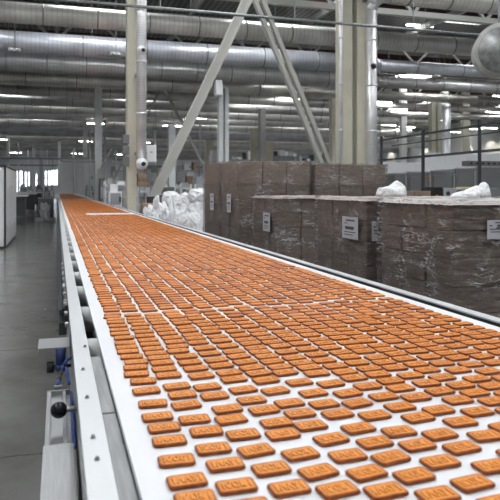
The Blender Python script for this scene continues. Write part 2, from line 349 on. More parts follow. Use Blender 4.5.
# ------------------------------------------------------------------ biscuits
BW, BD, BT = .0600, .0405, .0066
def biscuit_bm(detail=2, pat=0):
    bm = bmesh.new(); lay = bm.verts.layers.float_color.new('toast_relief')
    def ring(w, d, z, t, n):
        vs = []; r = .0062 if n > 1 else .004
        for cx, cy, a0 in ((w/2-r, d/2-r, 0), (-w/2+r, d/2-r, 90), (-w/2+r, -d/2+r, 180), (w/2-r, -d/2+r, 270)):
            for i in range(n):
                a = math.radians(a0+(90*i/(n-1) if n > 1 else 45))
                v = bm.verts.new((cx+r*math.cos(a), cy+r*math.sin(a), z)); v[lay] = (t, t, t, 1); vs.append(v)
        return vs
    n = 4 if detail == 2 else 2 if detail == 1 else 1
    spec = [(-.004, 0, .35), (0, .0020, .42), (-.0005, BT*.80, .58), (-.0035, BT, .42), (-.011, BT*.92, .02)] if detail == 2 else [(-.002, 0, .5), (-.0005, BT*.6, .52), (-.010, BT, .20)]
    if detail == 0: spec = [(-.002, 0, .5), (-.003, BT, .26)]
    rings = [ring(BW+a, BD+a, z, t, n) for a, z, t in spec]
    for A, B in zip(rings, rings[1:]):
        m = len(A)
        for i in range(m): bm.faces.new((A[i], A[(i+1) % m], B[(i+1) % m], B[i]))
    bm.faces.new(rings[-1])
    if detail == 2:
        def stroke(x0, y0, x1, y1, w=.0022, t=-.12):
            p0, p1 = Vector((x0, y0, 0)), Vector((x1, y1, 0)); d = (p1-p0).normalized(); q = Vector((-d.y, d.x, 0))*w/2
            z0, z1 = BT*.88, BT*1.10; vs = []
            for z, s in ((z0, 1.9), (z1, .7)):
                for pp, sg in ((p0, 1), (p1, 1), (p1, -1), (p0, -1)):
                    v = bm.verts.new((pp.x+q.x*sg*s, pp.y+q.y*sg*s, z)); v[lay] = (t, t, t, 1) if z == z1 else (1, 1, 1, 1); vs.append(v)  # letter relief shading put into the colour: lighter tops, darker grooves
            for i in range(4): bm.faces.new((vs[i], vs[(i+1) % 4], vs[4+(i+1) % 4], vs[4+i]))
            bm.faces.new(vs[4:])
        def arc(cx, cy, rx, ry, a0, a1, k=5):
            P = [(cx+rx*math.cos(math.radians(a0+(a1-a0)*i/k)), cy+ry*math.sin(math.radians(a0+(a1-a0)*i/k))) for i in range(k+1)]
            for a, b in zip(P, P[1:]): stroke(*a, *b)
        h = .0095
        for sx in (-1, 1): stroke(sx*.0205, -h-.001, sx*.0205, h+.001, .0022)
        if pat == 0:      # letters like those pressed into the photographed biscuits
            arc(-.0115, 0, .0045, h, 60, 300); arc(-.001, 0, .0045, h, 0, 360, 8)
            stroke(.0075, -h, .0075, h); stroke(.0125, -h, .0085, 0); stroke(.0125, h, .0085, 0)
        else:
            stroke(-.015, -h, -.0105, h); stroke(-.0105, h, -.006, -h); stroke(-.003, -h, .001, h); stroke(.001, h, .005, -h)
            stroke(.008, h, .0105, 0); stroke(.0145, h, .0095, -h)
    bmesh.ops.recalc_face_normals(bm, faces=bm.faces)
    return bm
def bmesh_to(name, bm):
    me = bpy.data.meshes.new(name); bm.to_mesh(me); bm.free(); me.materials.append(M['biscuit']); return me
NEARM = [bmesh_to('biscuit', biscuit_bm(2, 0)), bmesh_to('biscuit', biscuit_bm(2, 1))]
for me in NEARM:
    for p_ in me.polygons: p_.use_smooth = False
ROWS = {1: [374.4, 381.7, 391.3, 404.3, 417.3, 428.5, 441.5, 461, 481.8, 499.5], 2: [375.7, 386.9, 395.5, 405.6, 419.9, 432.4, 449.3, 465.7, 487],
        3: [376.5, 387.4, 396.5, 409.8, 419.9, 435, 451.1, 469.6, 489.6], 4: [379.9, 390.3, 400.7, 411, 423.8, 435, 454.5, 472.7, 490.9],
        5: [380.9, 391.3, 403.8, 414.2, 425.9, 440.2, 456.6, 474, 492], 6: [373, 383, 393.9, 404.6, 414.7, 429.3, 443.5, 458.4, 476.6, 496],
        7: [373.9, 384.3, 394.2, 403.8, 416, 432.4, 446, 462.8, 484.4], 8: [387, 397.3, 407.7, 418.6, 435, 448.5, 467.5, 487],
        9: [388.7, 397.8, 410.8, 422.8, 437, 455, 474], 10: [392, 401, 412.4, 427.7, 444]}
NL = 17
lane_ratio = lambda l: .440+.1592*(l-1)
def y_from(l, py):
    v = py-CY; u = lane_ratio(l)*v+VPX-CX
    return (H-.003)*(F*CS-u*SN)/v
cookies = []                                     # lane, x, y, rot, pat
rnd = random.Random(11)
gap_rows = [2.30, 3.35, 5.1, 8.2]
for l in range(1, NL+1):
    x = bx(lane_ratio(l)); ys_ = sorted(y_from(l, p) for p in ROWS.get(l, []))
    if not ys_: ys_ = [1.35+rnd.uniform(0, .05)]
    y = ys_[0]-.064
    while y > .6: ys_.insert(0, y); y -= .064+rnd.uniform(-.008, .012)
    y = ys_[-1]; drift = 0
    while y < Y1-.12:
        step = .0535+rnd.choice([-.008, -.007, -.004, 0, .003, .008, .016])*rnd.uniform(.5, 1)
        y2 = y+step
        for g in gap_rows:
            if y < g+.01*math.sin(l) <= y2: y2 += .022
        if l >= 6 and 11.2 < y2 < 12.0: y2 = 12.0+rnd.uniform(0, .05)
        y = y2; ys_.append(y)
    pat = rnd.randint(0, 1)
    for k, y in enumerate(ys_):
        base = math.radians((-3, -1, 4, 6, 6, 5, 4, 3, 2)[min(l, 9)-1])
        xo = rnd.gauss(0, .0026)
        cookies.append([l, x+xo, y, base+math.radians(rnd.gauss(0, 2.2)), (k+pat) % 2])
BZ_ = BZ+.0005
def inframe(c):
    l, x, y, r, p = c
    if dep(x, y) < .2: return False
    for ax, ay in ((-BW/2, -BD/2), (BW/2, -BD/2), (BW/2, BD/2), (-BW/2, BD/2)):
        a, b = px_of(x+ax*.8, y+ay*.8), py_of(x+ax*.8, y+ay*.8, BZ+BT)
        if 0 < a < 499 and 0 < b < 499: return True
    return False
vis = sorted([c for c in cookies if inframe(c)], key=lambda c: dep(c[1], c[2]))
near = vis[:300]; nearset = {id(c) for c in near}
lanecount = {}
protos = [None, None]
for c in sorted(near, key=lambda c: (c[0], c[2])):
    l, x, y, r, p = c; lanecount[l] = lanecount.get(l, 0)+1
    if protos[p] is None:
        o = bpy.data.objects.new('biscuit', NEARM[p]); protos[p] = o
    else: o = protos[p].copy()
    COL.objects.link(o); o.location = (x, y, BZ_); o.rotation_euler = (0, 0, r)
    lane = 'leftmost lane of the belt' if l == 1 else '%s lane from the left belt edge' % ordn(l)
    tag(o, 'golden embossed biscuit, %s from the front in the %s' % (ordn(lanecount[l]), lane), 'biscuit', 'biscuits lying nearest on the white belt')
rest = [c for c in cookies if id(c) not in nearset]
# all farther biscuits: one object
verts, faces, toast_relief = [], [], []
tmpl = {}
for d in (0, 1):
    bm = biscuit_bm(d); lay = bm.verts.layers.float_color['toast_relief']; bm.verts.index_update()
    tmpl[d] = ([v.co.copy() for v in bm.verts], [[v.index for v in f.verts] for f in bm.faces], [v[lay][0] for v in bm.verts]); bm.free()
far2 = []
for l in range(1, NL+1):
    x = bx(lane_ratio(l)); y = Y1+.4
    while y < 58:
        far2.append((l, x+rnd.gauss(0, .002), y, 0, 0)); y += .055+rnd.uniform(-.008, .01)
for src, zb in ((rest, BZ_), (far2, Z2+.0005)):
    for l, x, y, r, p in src:
        V, Fc, T = tmpl[1 if y < 6 else 0]; b0 = len(verts); c, s = math.cos(r), math.sin(r)
        tj = rnd.uniform(-.12, .14)
        for v in V: verts.append((x+v.x*c-v.y*s, y+v.x*s+v.y*c, zb+v.z))
        faces += [[b0+i for i in f] for f in Fc]; toast_relief += [t+tj for t in T]
me = bpy.data.meshes.new('biscuit'); me.from_pydata(verts, [], faces)
ca = me.color_attributes.new('toast_relief', 'FLOAT_COLOR', 'POINT')
ca.data.foreach_set('color', [q for t in toast_relief for q in (t, t, t, 1)]); me.materials.append(M['biscuit'])
o = bpy.data.objects.new('distant_biscuits', me); COL.objects.link(o)
tag(o, 'packed orange-brown biscuits covering the belts farther back down the hall', 'biscuits', kind='stuff')

# ------------------------------------------------------------------ left-side hardware on the conveyor
zt = .80
adj = thing('linear_adjuster', (0, 1.5, zt-.1), 'aluminium profile tracking unit with black ball knob beside the belt frame', 'belt adjuster')
def gp(px, py, z):                               # the point of height z seen at a pixel of the photograph
    v = py-CY; h = EYE-z; return h*(F*SN+(px-CX)*CS)/v, h*(F*CS-(px-CX)*SN)/v
xa, ya = gp(46, 392, zt); xb, yb = gp(45, 447, zt); xq, yq = gp(44, 500, zt)
XA = -.028; XB = PL-.006
prof = MB().box(XA, XB, yb, ya, zt-.09, zt-.012, .003)
prof.box(XA, XA+.012, yb, ya, zt-.012, zt, .003).box(XB-.022, XB-.012, yb, ya, zt-.012, zt, .003); prof.build('profile', M['alu'], adj)
MB().box(XA-.001, XB, ya, ya+.008, zt-.09, zt+.001, .002).build('end_plate', M['alu'], adj)
MB().box(XA-.003, XB+.001, .55, yb, zt-.12, zt+.004, .003).build('cover', M['steel'], adj)
kx, ky = gp(59, 410, .835)
MB().sphere((kx, ky, .835), .021, 28).build('ball_knob', M['ball'], adj, True)
MB().cyl((kx+.012, ky, .835), (PL+.004, ky, .835), .007, seg=14).build('knob_stem', M['steel'], adj, True)
tx0, ty0 = gp(37, 349, .86); tx1, ty1 = gp(40, 339, .86)
MB().box(-.062, PL+.003, ty0, ty1, .857, .860).box(-.062, -.060, ty0, ty1-.01, .845, .858).box(PL-.002, PL+.003, ty0, ty1, .80, .93).build('bracket_plate', M['alu'], adj)
mo = thing('sensor_motor', (0, ty0, .8), 'small blue motor with black knob and cables under the bracket', 'motor')
MB().cyl((.012, ty0+.01, .857), (.012, ty0+.01, .79), .017, seg=20).cyl((.012, ty0+.01, .80), (.012, ty0+.01, .78), .019, seg=20).build('motor_body', M['blue'], mo, True)
qx, qy = gp(51, 367, .79)
MB().cyl((qx-.014, qy, .79), (qx+.010, qy, .79), .020, seg=18).build('knob', M['black'], mo, True)
MB().cyl((qx+.008, qy, .79), (PL+.004, qy, .79), .006, seg=12).build('spindle', M['dark'], mo, True)
MB().cyl((qx+.028, qy, .79), (qx+.05, qy, .79), .012, seg=12).build('collar', M['dark'], mo, True)
def gz(px, py, z): a, b = gp(px, py, z); return (a, b, z)
MB().tube([gz(73, 357, .85), gz(67, 360, .835), gz(63, 366, .82), gz(62, 372, .81)], .0045).build('cable', M['bluecable'], mo, True)
MB().tube([gz(62, 371, .815), gz(60, 376, .81), gz(59, 380, .808)], .007).build('hose', M['black'], mo, True)
MB().tube([gz(66, 368, .82), gz(68, 376, .81), gz(69, 384, .808)], .0045).build('cable', M['bluecable'], mo, True)
MB().tube([gz(59, 379, .808), gz(58, 385, .803)], .005).build('cable', M['bluecable'], mo, True)
a = gz(57.5, 387, .802)
MB().box(a[0]-.010, a[0]+.014, a[1]-.006, a[1]+.006, .79, .806, .001).build('connector', M['steel'], mo)
MB().tube([(PL-.003, ya-.02, .80), (PL-.003, ya-.12, .795), (PL-.003, yb, .79)], .004).build('cable', M['bluecable'], mo, True)

# ------------------------------------------------------------------ pallets of wrapped cartons
def wrapped(name_label, x0, x1, y0, y1, ztop, ny, nx, nz, labels=(), group='film-wrapped stacks of brown cartons', sheet=True, recess=False, toplight=False, shift=0.0, sheetmat='sheet_brown'):
    t = thing('wrapped_pallet', ((x0+x1)/2, (y0+y1)/2, 0), name_label, 'pallet of boxes', group)
    mb = MB()
    for k in range(3): mb.box(x0, x1, y0+(y1-y0-.1)*k/2, y0+(y1-y0-.1)*k/2+.1, 0, .1)
    for k in range(6):
        xs_ = x0+(x1-x0-.1)*k/5; mb.box(xs_, xs_+.1, y0, y1, .1, .13)
    mb.build('pallet_base', M['wood'], t)
    zb = .131; hz = (ztop-zb)/nz; dy = (y1-y0)/ny; dx = (x1-x0)/nx; g = .005
    rr = random.Random(int(x0*100+y0*1000))
    for k in range(nz):
        for j in range(ny):
            for i in range(nx):
                if 0 < i < nx-1 and 0 < j < ny-1 and k < nz-1: continue
                if recess and i == nx-1 and j == 0: continue
                if k < nz-6: continue
                jx, jy = rr.uniform(-.004, .004), rr.uniform(-.004, .004)
                m = M['carton_top'] if (k == nz-1 and toplight) else M['carton']  # brighter light on the top layer put into its carton colour
                MB().box(x0+i*dx+g+jx, x0+(i+1)*dx-g+jx, y0+j*dy+g+jy, y0+(j+1)*dy-g+jy, zb+k*hz+.002, zb+(k+1)*hz-.003, .004).build('carton', m, t)
    if nz > 6: MB().box(x0+.01, x1-.01, y0+.01, y1-.01, zb, zb+(nz-6)*hz).build('carton', M['carton'], t)
    # film: a wrinkled sleeve
    bm = bmesh.new(); per = []; e = .014; N1 = 26
    for i in range(N1): per.append((x0-e, y1+e-(y1-y0+2*e)*i/N1))
    for i in range(N1): per.append((x0-e+(x1-x0+2*e)*i/N1, y0-e))
    for i in range(N1): per.append((x1+e, y0-e+(y1-y0+2*e)*i/N1))
    for i in range(N1): per.append((x1+e-(x1-x0+2*e)*i/N1, y1+e))
    NZ = 34; R = []
    for k in range(NZ+1):
        z = .05+(ztop+.012-.05)*k/NZ
        row = []
        for (a, b) in per:
            n = noise.noise(Vector((a*5, b*5, z*14+x0)))*.008
            cx_, cy_ = (x0+x1)/2, (y0+y1)/2; d = Vector((a-cx_, b-cy_)); d.normalize()
            row.append(bm.verts.new((a+d.x*n, b+d.y*n, z+(noise.noise(Vector((a*9, b*9, 3)))*.012 if k == NZ else 0))))
        R.append(row)
    for A, B in zip(R, R[1:]):
        for i in range(len(A)): bm.faces.new((A[i], A[(i+1) % len(A)], B[(i+1) % len(A)], B[i]))
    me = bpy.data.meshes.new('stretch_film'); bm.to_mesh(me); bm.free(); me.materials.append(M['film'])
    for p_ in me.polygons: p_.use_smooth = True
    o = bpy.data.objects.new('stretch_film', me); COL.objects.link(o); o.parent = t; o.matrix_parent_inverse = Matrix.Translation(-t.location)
    if sheet:
        bm = bmesh.new(); n = 24; G = [[bm.verts.new((x0-.02+(x1-x0+.04)*i/n, y0-.02+(y1-y0+.04)*j/n, ztop+.008+abs(noise.noise(Vector((i*.5+x0, j*.5, 1))))*.010-(.02 if i in (0, n) or j in (0, n) else 0))) for j in range(n+1)] for i in range(n+1)]
        for i in range(n):
            for j in range(n): bm.faces.new((G[i][j], G[i+1][j], G[i+1][j+1], G[i][j+1]))
        me = bpy.data.meshes.new('top_sheet'); bm.to_mesh(me); bm.free(); me.materials.append(M[sheetmat])
        for p_ in me.polygons: p_.use_smooth = True
        o = bpy.data.objects.new('top_sheet', me); COL.objects.link(o); o.parent = t; o.matrix_parent_inverse = Matrix.Translation(-t.location)
    for (face, a0, a1, z0, z1) in labels:       # paper labels with print
        if face == 'x':
            X = x0-.026; lb = MB().box(X-.001, X, a0, a1, z0, z1).build('paper_label', M['tape'], t)
            ink = MB(); w = a1-a0; hh = z1-z0
            for (f0, f1, g0, g1) in ((.25, .8, .80, .87), (.15, .35, .68, .72), (.2, .75, .42, .56), (.15, .85, .28, .32), (.15, .7, .16, .20)):
                ink.box(X-.002, X-.001, a0+w*(1-f1), a0+w*(1-f0), z0+hh*g0, z0+hh*g1)
        else:
            X = y0-.026; lb = MB().box(a0, a1, X-.001, X, z0, z1).build('paper_label', M['tape'], t)
            ink = MB(); w = a1-a0; hh = z1-z0
            for (f0, f1, g0, g1) in ((.35, .9, .84, .90), (.1, .22, .68, .74), (.45, .75, .66, .76), (.12, .8, .50, .55), (.4, .9, .56, .62), (.15, .6, .36, .40)):
                ink.box(a0+w*f0, a0+w*f1, X-.002, X-.001, z0+hh*g0, z0+hh*g1)
        ink.build('print', M['ink'], lb)
    return t
# near row along the conveyor, left faces at about x = X0
def ys_at(X0, pa, pb): return X0/ratio(pb), X0/ratio(pa)
X0 = 2.0
ya1, yb1 = ys_at(X0, 380, 452)
zt1 = zz(203, X0, ya1)
def zat(X, Y, py): return zz(py, X, Y)
lx0 = ratio(484)*ya1
wrapped('nearest film-wrapped brown carton stack at right, white sheet and rags on top', X0, X0+1.15, ya1, yb1, zt1, 3, 3, 8,
        sheetmat='sheet', labels=[('y', lx0, ratio(506)*ya1, zat(lx0, ya1, 239), zat(lx0, ya1, 220))])
X2 = 2.02; ya2, yb2 = ys_at(X2, 317, 366)
zt2 = zz(199.5, X2, ya2)
la, lb_ = ys_at(X2, 345.5, 361.5)
wrapped('middle film-wrapped brown carton stack with paper label near its front corner', X2, X2+1.1, ya2, yb2, zt2, 3, 3, 8,
        labels=[('x', la, lb_, zat(X2, la, 240), zat(X2, la, 217.5)), ('y', ratio(370)*ya2, ratio(386)*ya2, zat(X2, ya2, 241), zat(X2, ya2, 221))])
X3 = 2.05; ya3, yb3 = ys_at(X3, 253, 276)
la, lb_ = ys_at(X3, 265.5, 272.5)
wrapped('third film-wrapped brown carton stack, small label on its narrow left face', X3, X3+.8, ya3, yb3, zz(197.5, X3, ya3), 2, 3, 8,
        labels=[('x', la, lb_, zat(X3, la, 232), zat(X3, la, 213))], recess=True)
X4 = 2.0; ya4, yb4 = ys_at(X4, 221, 238)
zt4 = zz(161, X4, ya4); xe = ratio(310)*ya4
wrapped('tall film-wrapped carton stack behind the third one, front of a pair', X4, xe, ya4, yb4, zt4, 2, 3, 6,
        labels=[('x', *ys_at(X4, 229, 233), 1.12, 1.34)], sheet=False, toplight=True)
ya5, yb5 = ys_at(X4, 204, 219.5)
wrapped('leftmost tall film-wrapped carton stack, next to the white sacks', X4, xe, ya5, yb5, zz(162, X4, ya5), 2, 3, 6,
        labels=[('x', *ys_at(X4, 212, 215.5), 1.12, 1.34)], sheet=False, toplight=True)
xs6 = ratio(313.5)*ya4
wrapped('tall film-wrapped carton stack standing before the thick cream column', xs6, ratio(384)*ya4, ya4-.05, ya4+1.0, zz(164, xs6, ya4), 2, 3, 6, sheet=False, toplight=True)

# things lying on top of the near stack
def blob(name, c, s, seed, m, label, cat, group=None, amp=.22, freq=1.6, tip=None, rot=0, sub=5):
    bm = bmesh.new(); bmesh.ops.create_icosphere(bm, subdivisions=sub, radius=1)
    off = Vector((seed*3.1, seed*1.7, seed*.9))
    for v in bm.verts:
        p = v.co.copy()
        n = noise.noise(p*freq+off)*amp+(.3-abs(noise.noise(p*2.1+off*1.3))*1.6)*amp*.9+(.3-abs(noise.noise(Vector((p.x*4, p.y*4, p.z*2))+off)))*amp*.7
        q = p*(1+n-amp*.3)
        for i in range(3): q[i] = math.copysign(abs(q[i])**.82, q[i])
        if tip:                                   # gathered neck
            t = max(0, p.dot(Vector(tip).normalized())-.72)/.28
            q = q*(1-.55*min(1, t)*(1 if t < .8 else .6))+Vector(tip)*t*t*.34
        if q.z < -.72: q.z = -.72+(q.z+.72)*.15
        v.co = Vector((q.x*s[0], q.y*s[1], q.z*s[2]))
    zmin = min(v.co.z for v in bm.verts)
    for v in bm.verts: v.co.z -= zmin
    me = bpy.data.meshes.new(name); bm.to_mesh(me); bm.free(); me.materials.append(m)
    for p_ in me.polygons: p_.use_smooth = True
    o = bpy.data.objects.new(name, me); COL.objects.link(o); o.location = c; o.rotation_euler = (0, 0, rot)
    return tag(o, label, cat, group)
def yat(px, X): return X/ratio(px)
# film rags
ytop = ya1+.45
def rag(lumps, Y, th, label, seed):
    # one crumpled mesh: an outline in true size, thickened and wrinkled
    X = lambda px: ratio(px)*Y
    pts = [Vector((X(a), 0, zz(b, X(a), Y))) for a, b in lumps]; x0 = pts[0].x
    base = zt1+.024; bm = bmesh.new(); n = 16; rings = []
    xs_ = [p.x for p in pts]; lo, hi = min(xs_), max(xs_); N = 30
    for i in range(N+1):
        x = lo+(hi-lo)*i/N
        k = max(0, min(len(pts)-2, next((q for q in range(len(pts)-1) if xs_[q] <= x <= xs_[q+1]), len(pts)-2)))
        f = (x-xs_[k])/(xs_[k+1]-xs_[k]+1e-9); top = pts[k].z*(1-f)+pts[k+1].z*f
        h = max(.004, top-base); e = math.sin(math.pi*min(1, max(0, i/N)))**.4; w = th*(.35+.65*e)
        ring = []
        for j in range(n+1):
            a = math.pi*j/n; nn = 1+.22*noise.noise(Vector((x*28+seed, a*1.6, seed)))+.1*noise.noise(Vector((x*70, a*4, seed)))
            ring.append(bm.verts.new((x, Y+.02-math.cos(a)*w*nn, base+math.sin(a)**.7*h*min(1.05, nn))))
        rings.append(ring)
    for A, B in zip(rings, rings[1:]):
        for j in range(n): bm.faces.new((A[j], A[j+1], B[j+1], B[j]))
        bm.faces.new((A[n], A[0], B[0], B[n]))
    bm.faces.new(rings[0]); bm.faces.new(rings[-1][::-1]); bmesh.ops.recalc_face_normals(bm, faces=bm.faces)
    me = bpy.data.meshes.new('film_rag'); bm.to_mesh(me); bm.free(); me.materials.append(M['sack'])
    for p_ in me.polygons: p_.use_smooth = True
    o = bpy.data.objects.new('film_rag', me); COL.objects.link(o)
    return tag(o, label, 'plastic film')
rag([(456, 196), (461, 192.5), (468, 190), (476, 188), (481, 185.5), (485.5, 182), (487, 186), (488, 194)], ya1+.28, .09, 'crumpled white film rising to a point at right on the nearest stack', 3)
rag([(381, 196), (383, 187.5), (388, 186), (392, 188), (396, 183), (400, 180.5), (402.5, 183), (403, 188), (404, 195)], ya1+.85, .10, 'bunched white film bag at the far left end of the nearest stack', 8)

# ------------------------------------------------------------------ white sacks beyond the conveyor
SP = [  # centre px, centre py, Y, half width px, half height px, label, tip
 (149, 213, 12.8, 8, 7, 'lowest white sack at the left tip of the sack heap', (-.4, 0, 1)),
 (158, 208, 12.3, 11, 13, 'bulging white sack near the left end of the heap', (-.5, 0, 1.2)),
 (171, 211, 11.7, 8, 15, 'tall creased white sack in the middle of the heap front', (.2, 0, 1.5)),
 (182, 216, 11.2, 9, 13, 'white sack right of the tall creased one in the heap front', (.6, 0, 1)),
 (194, 222, 10.6, 10, 10, 'low white sack lying against the wrapped cartons and belt rail', None),
 (171, 198, 13.0, 8, 7, 'rounded white sack peeking over the middle of the heap', None),
 (183, 203, 12.6, 9, 11, 'white sack behind the heap with folded ears', (-.8, 0, 1)),
 (197, 208, 11.7, 9, 9, 'smooth round white sack under the topmost one', None),
 (198, 196, 11.75, 9, 8, 'topmost smooth white sack beside the tall cartons', None),
]
for i, (px, py, Y, hw, hh, lab, tip) in enumerate(SP):
    x = ratio(px)*Y; d = dep(x, Y); r = hw*d/F*1.2; ztop = zz(py-hh, x, Y); zbot = zz(py+hh, x, Y)
    if py < 206: base = zbot
    else: base = 0
    if i == 7: base = .45
    if i == 8: base = zz(203, x, Y)
    hgt = ztop-base
    amp = .13 if tip is None else .24
    o = blob('sack', (x, Y, base), (r, r*.95, hgt/1.72), i+2, M['sack'], lab, 'sack', 'white sacks heaped beyond the belt', amp=amp, freq=1.5, tip=tip, rot=i)
    top = max(v.co.z for v in o.data.vertices)
    o.scale = (1, 1, hgt/top)
# props under the heap: a bin cage that the upper sacks sit on
x = ratio(171)*13.0
bn = thing('pallet_box', (ratio(184)*12.9, 12.9, 0), 'grey plastic bulk box hidden under the upper white sacks', 'box')
xb0, xb1 = ratio(160)*13.0, ratio(203)*12.4
MB().box(xb0, xb1-.1, 12.3, 13.4, .12, .78, .01).build('box_body', M['machine'], bn)
MB().box(xb0, xb0+.12, 12.3, 13.4, 0, .12).box(xb1-.22, xb1-.1, 12.3, 13.4, 0, .12).build('skid', M['machine'], bn)

# thin rail over the sacks
x0, x1 = ratio(158)*13.9, ratio(190)*13.9; zh = zz(196, (x0+x1)/2, 13.9)
tr_ = thing('hand_rail', ((x0+x1)/2, 13.9, 0), 'thin dark rail just above the white sack heap', 'rail')
MB().bar((x0, 13.9, zh), (x1, 13.9, zh), .03, .03).build('rail', M['rail'], tr_)
for xx in (x0, x1): MB().bar((xx, 13.9, 0), (xx, 13.9, zh), .03, .03).build('post', M['rail'], tr_)
# ------------------------------------------------------------------ columns, braces
YC = 15.6
def hcol(name_label, px0, px1, Y, depth=.42, m='cream', top=None, cat='column', web=True, group='cream steel columns'):
    x0, x1 = ratio(px0)*Y, ratio(px1)*Y; zt_ = top or ZC
    t = thing('steel_column', ((x0+x1)/2, Y, 0), name_label, cat, group)
    w = x1-x0
    if web:
        MB().box(x0, x0+w*.42, Y, Y+depth, 0, zt_, .006).build('flange', M[m], t)
        MB().box(x0+w*.42, x0+w*.62, Y+depth*.4, Y+depth*.6, 0, zt_).build('web', M['greypaint'], t)
        MB().box(x0+w*.62, x1, Y, Y+depth, 0, zt_, .006).build('flange', M[m], t)
    else:
        MB().box(x0, x1, Y, Y+depth, 0, zt_, .006).build('shaft', M[m], t)
    MB().box(x0-.08, x1+.08, Y-.08, Y+depth+.08, 0, .03).build('base_plate', M['greypaint'], t)
    return t
hcol('thick cream twin-flange column right of centre, behind the tall cartons', 342, 366.5, YC)
hcol('slim cream column left of centre with a spiral duct on its face', 127.5, 136.5, YC, web=False)
def vduct(px0, px1, Y, ztop, zbot, label, nozzle=None, hole=None):
    x0, x1 = ratio(px0)*Y, ratio(px1)*Y; r = (x1-x0)/2; c = (x0+x1)/2
    t = thing('vertical_air_duct', (c, Y, zbot), label, 'air duct', 'upright ducts on the columns')
    MB().cyl((c, Y, zbot), (c, Y, ztop), r, seg=32).build('duct_body', M['duct_v'], t, True)
    z = zbot+.05
    while z < ztop:
        MB().cyl((c, Y, z), (c, Y, z+.05), r+.012, seg=32).build('joint_ring', M['duct_v'], t, True); z += 1.25
    for q in range(3 if nozzle else 0): MB().box(c-r*1.1, c+r*1.1, Y-.02, YC, zbot+.35+q*1.9, zbot+.41+q*1.9).build('clamp_bracket', M['greypaint'], t)
    for py, ln, rr in (nozzle or []):
        z = zz(py, c, Y-r)
        MB().cyl((c, Y-r*.4, z), (c-.02, Y-r-ln, z), rr, rr*.8, seg=24).build('nozzle', M['whitepaint'], t, True)
        MB().cyl((c+.02, Y-r-ln-.005, z-.01), (c+.02, Y-r-ln-.03, z-.01), rr*.36, seg=16).build('nozzle_mouth', M['black'], t, True)
    for py, rr in (hole or []):
        z = zz(py, c, Y-r); MB().cyl((c-.02, Y-r+.02, z), (c-.02, Y-r-.03, z), rr, seg=18).build('outlet', M['black'], t, True)
    return t
vd1 = vduct(136.5, 146.5, YC-.35, 8.9, zz(169, ratio(141)*15.2, 15.2), 'silver spiral duct running down the slim column to a white ball nozzle', nozzle=[(163.5, .08, .145), (50, .05, .12)])
vd2 = vduct(366.5, 376.5, YC-.1, zz(-2, ratio(450)*(YC-.1), YC-.1)-.56, .4, 'silver spiral duct standing right of the thick cream column', hole=[(66, .075)])
vd3 = vduct(339, 342.4, YC-.1, 8.9, .4, 'thin ribbed pipe hugging the left side of the thick cream column')
def brace(pa, ya_, pb, yb_, label, w=.22, gap=0, Y=YC+.1):
    xa, xb = ratio(pa)*Y, ratio(pb)*Y; A = Vector((xa, Y, max(0, zz(ya_, xa, Y)))); B = Vector((xb, Y, zz(yb_, xb, Y)))
    t = thing('diagonal_brace', A, label, 'brace', 'diagonal braces between the columns')
    d = (B-A).normalized(); n = Vector((d.z, 0, -d.x))
    # extend up to the truss
    for s in (-1, 1):
        o_ = n*s*((w-.055)/2 if not gap else (w+gap)/4+.03); fw_ = .055 if not gap else .11
        MB().bar(A+o_, B+o_, fw_, .16, up=(0, 1, 0)).build('flange', M['brace'], t)
    if not gap: MB().bar(A, B, w-.06, .12, up=(0, 1, 0)).build('web', M['brace'], t)
    if A.z > .05: MB().box(A.x-.14, A.x+.14, Y-.14, Y+.14, 0, A.z+.04, .01).build('foot_block', M['dark'], t)
    if gap:
        L_ = (B-A).length; k = .6
        while k < L_:
            P = A+d*k; MB().bar(P-n*(gap/2+w*.3), P+n*(gap/2+w*.3), .06, .02, up=(0, 1, 0)).build('batten', M['brace'], t); k += .9
    return t
brace(153, 198, 257.5, -22, 'pale diagonal brace rising right from the slim column foot', w=.24)
brace(329, 172, 249.5, -22, 'twin-bar diagonal brace descending right towards the thick column', w=.20, gap=.10, Y=YC+.75)
# thin conduit in front of everything
YR = 14.0
rl = thing('pipe_conduit', (3, YR, zz(14, ratio(250)*YR, YR)), 'thin grey conduit crossing high in front of the columns', 'pipe')
zr = zz(15, ratio(240)*YR, YR)
MB().cyl((-2.5, YR, zr), (14, YR, zr), .035, seg=10).build('pipe', M['steel_dull'], rl, True)
for x in (-1, 2.2, 5.4, 8.6, 11.8): MB().bar((x, YR, zr), (x, YR, 8.98), .02, .02).build('hanger_rod', M['steel_dull'], rl)

# more columns farther back
def column_far(px0, px1, Y, label, m='palepaint', top=None, box=None, web=False):
    if px0 > 60: Y = max(Y, 1.66/ratio(px0))
    if top and top > 12: top = zz(top, ratio(px0)*Y, Y)
    return hcol(label, px0, px1, Y, .3, m, top, web=web, group='columns farther down the hall')
column_far(219, 229, 24, 'pale column left of the tall cartons carrying a white box', 'palepaint', 88, web=True)
t = thing('wall_box', (ratio(219)*23.6, 23.6, 0), 'white flat box hung at the top of the pale column', 'box')
x = ratio(218)*23.7; z0, z1 = zz(96, x, 23.7), zz(81, x, 23.7)
MB().box(x-.15, x+.12, 23.45, 23.75, z0, z1, .01).build('box_body', M['whitepaint'], t)
MB().box(x-.13, x+.10, 23.44, 23.45, z0+.03, z1-.03).build('box_door', M['whitepaint'], t)
column_far(432, 441.5, 25, 'cream column at right rising behind the dark rails', 'cream', 102, web=True)
vduct(442.5, 450, 24.5, zz(106, ratio(446)*24.9, 24.9), .0, 'pale duct beside the right-hand cream column')
column_far(401.5, 407, 38, 'thin white column left of the right-hand cream one', 'whitepaint')
column_far(463, 470, 40, 'short pale column against the right wall', 'cream')
column_far(332, 339, 25, 'pale column seen just left of the thick cream one', 'cream', 98)
column_far(260.5, 265.5, 26, 'grey column between the braces, above the tall cartons', 'greypaint', 108)
column_far(252, 257, 33, 'cream column left of the grey one between the braces', 'cream', 128)
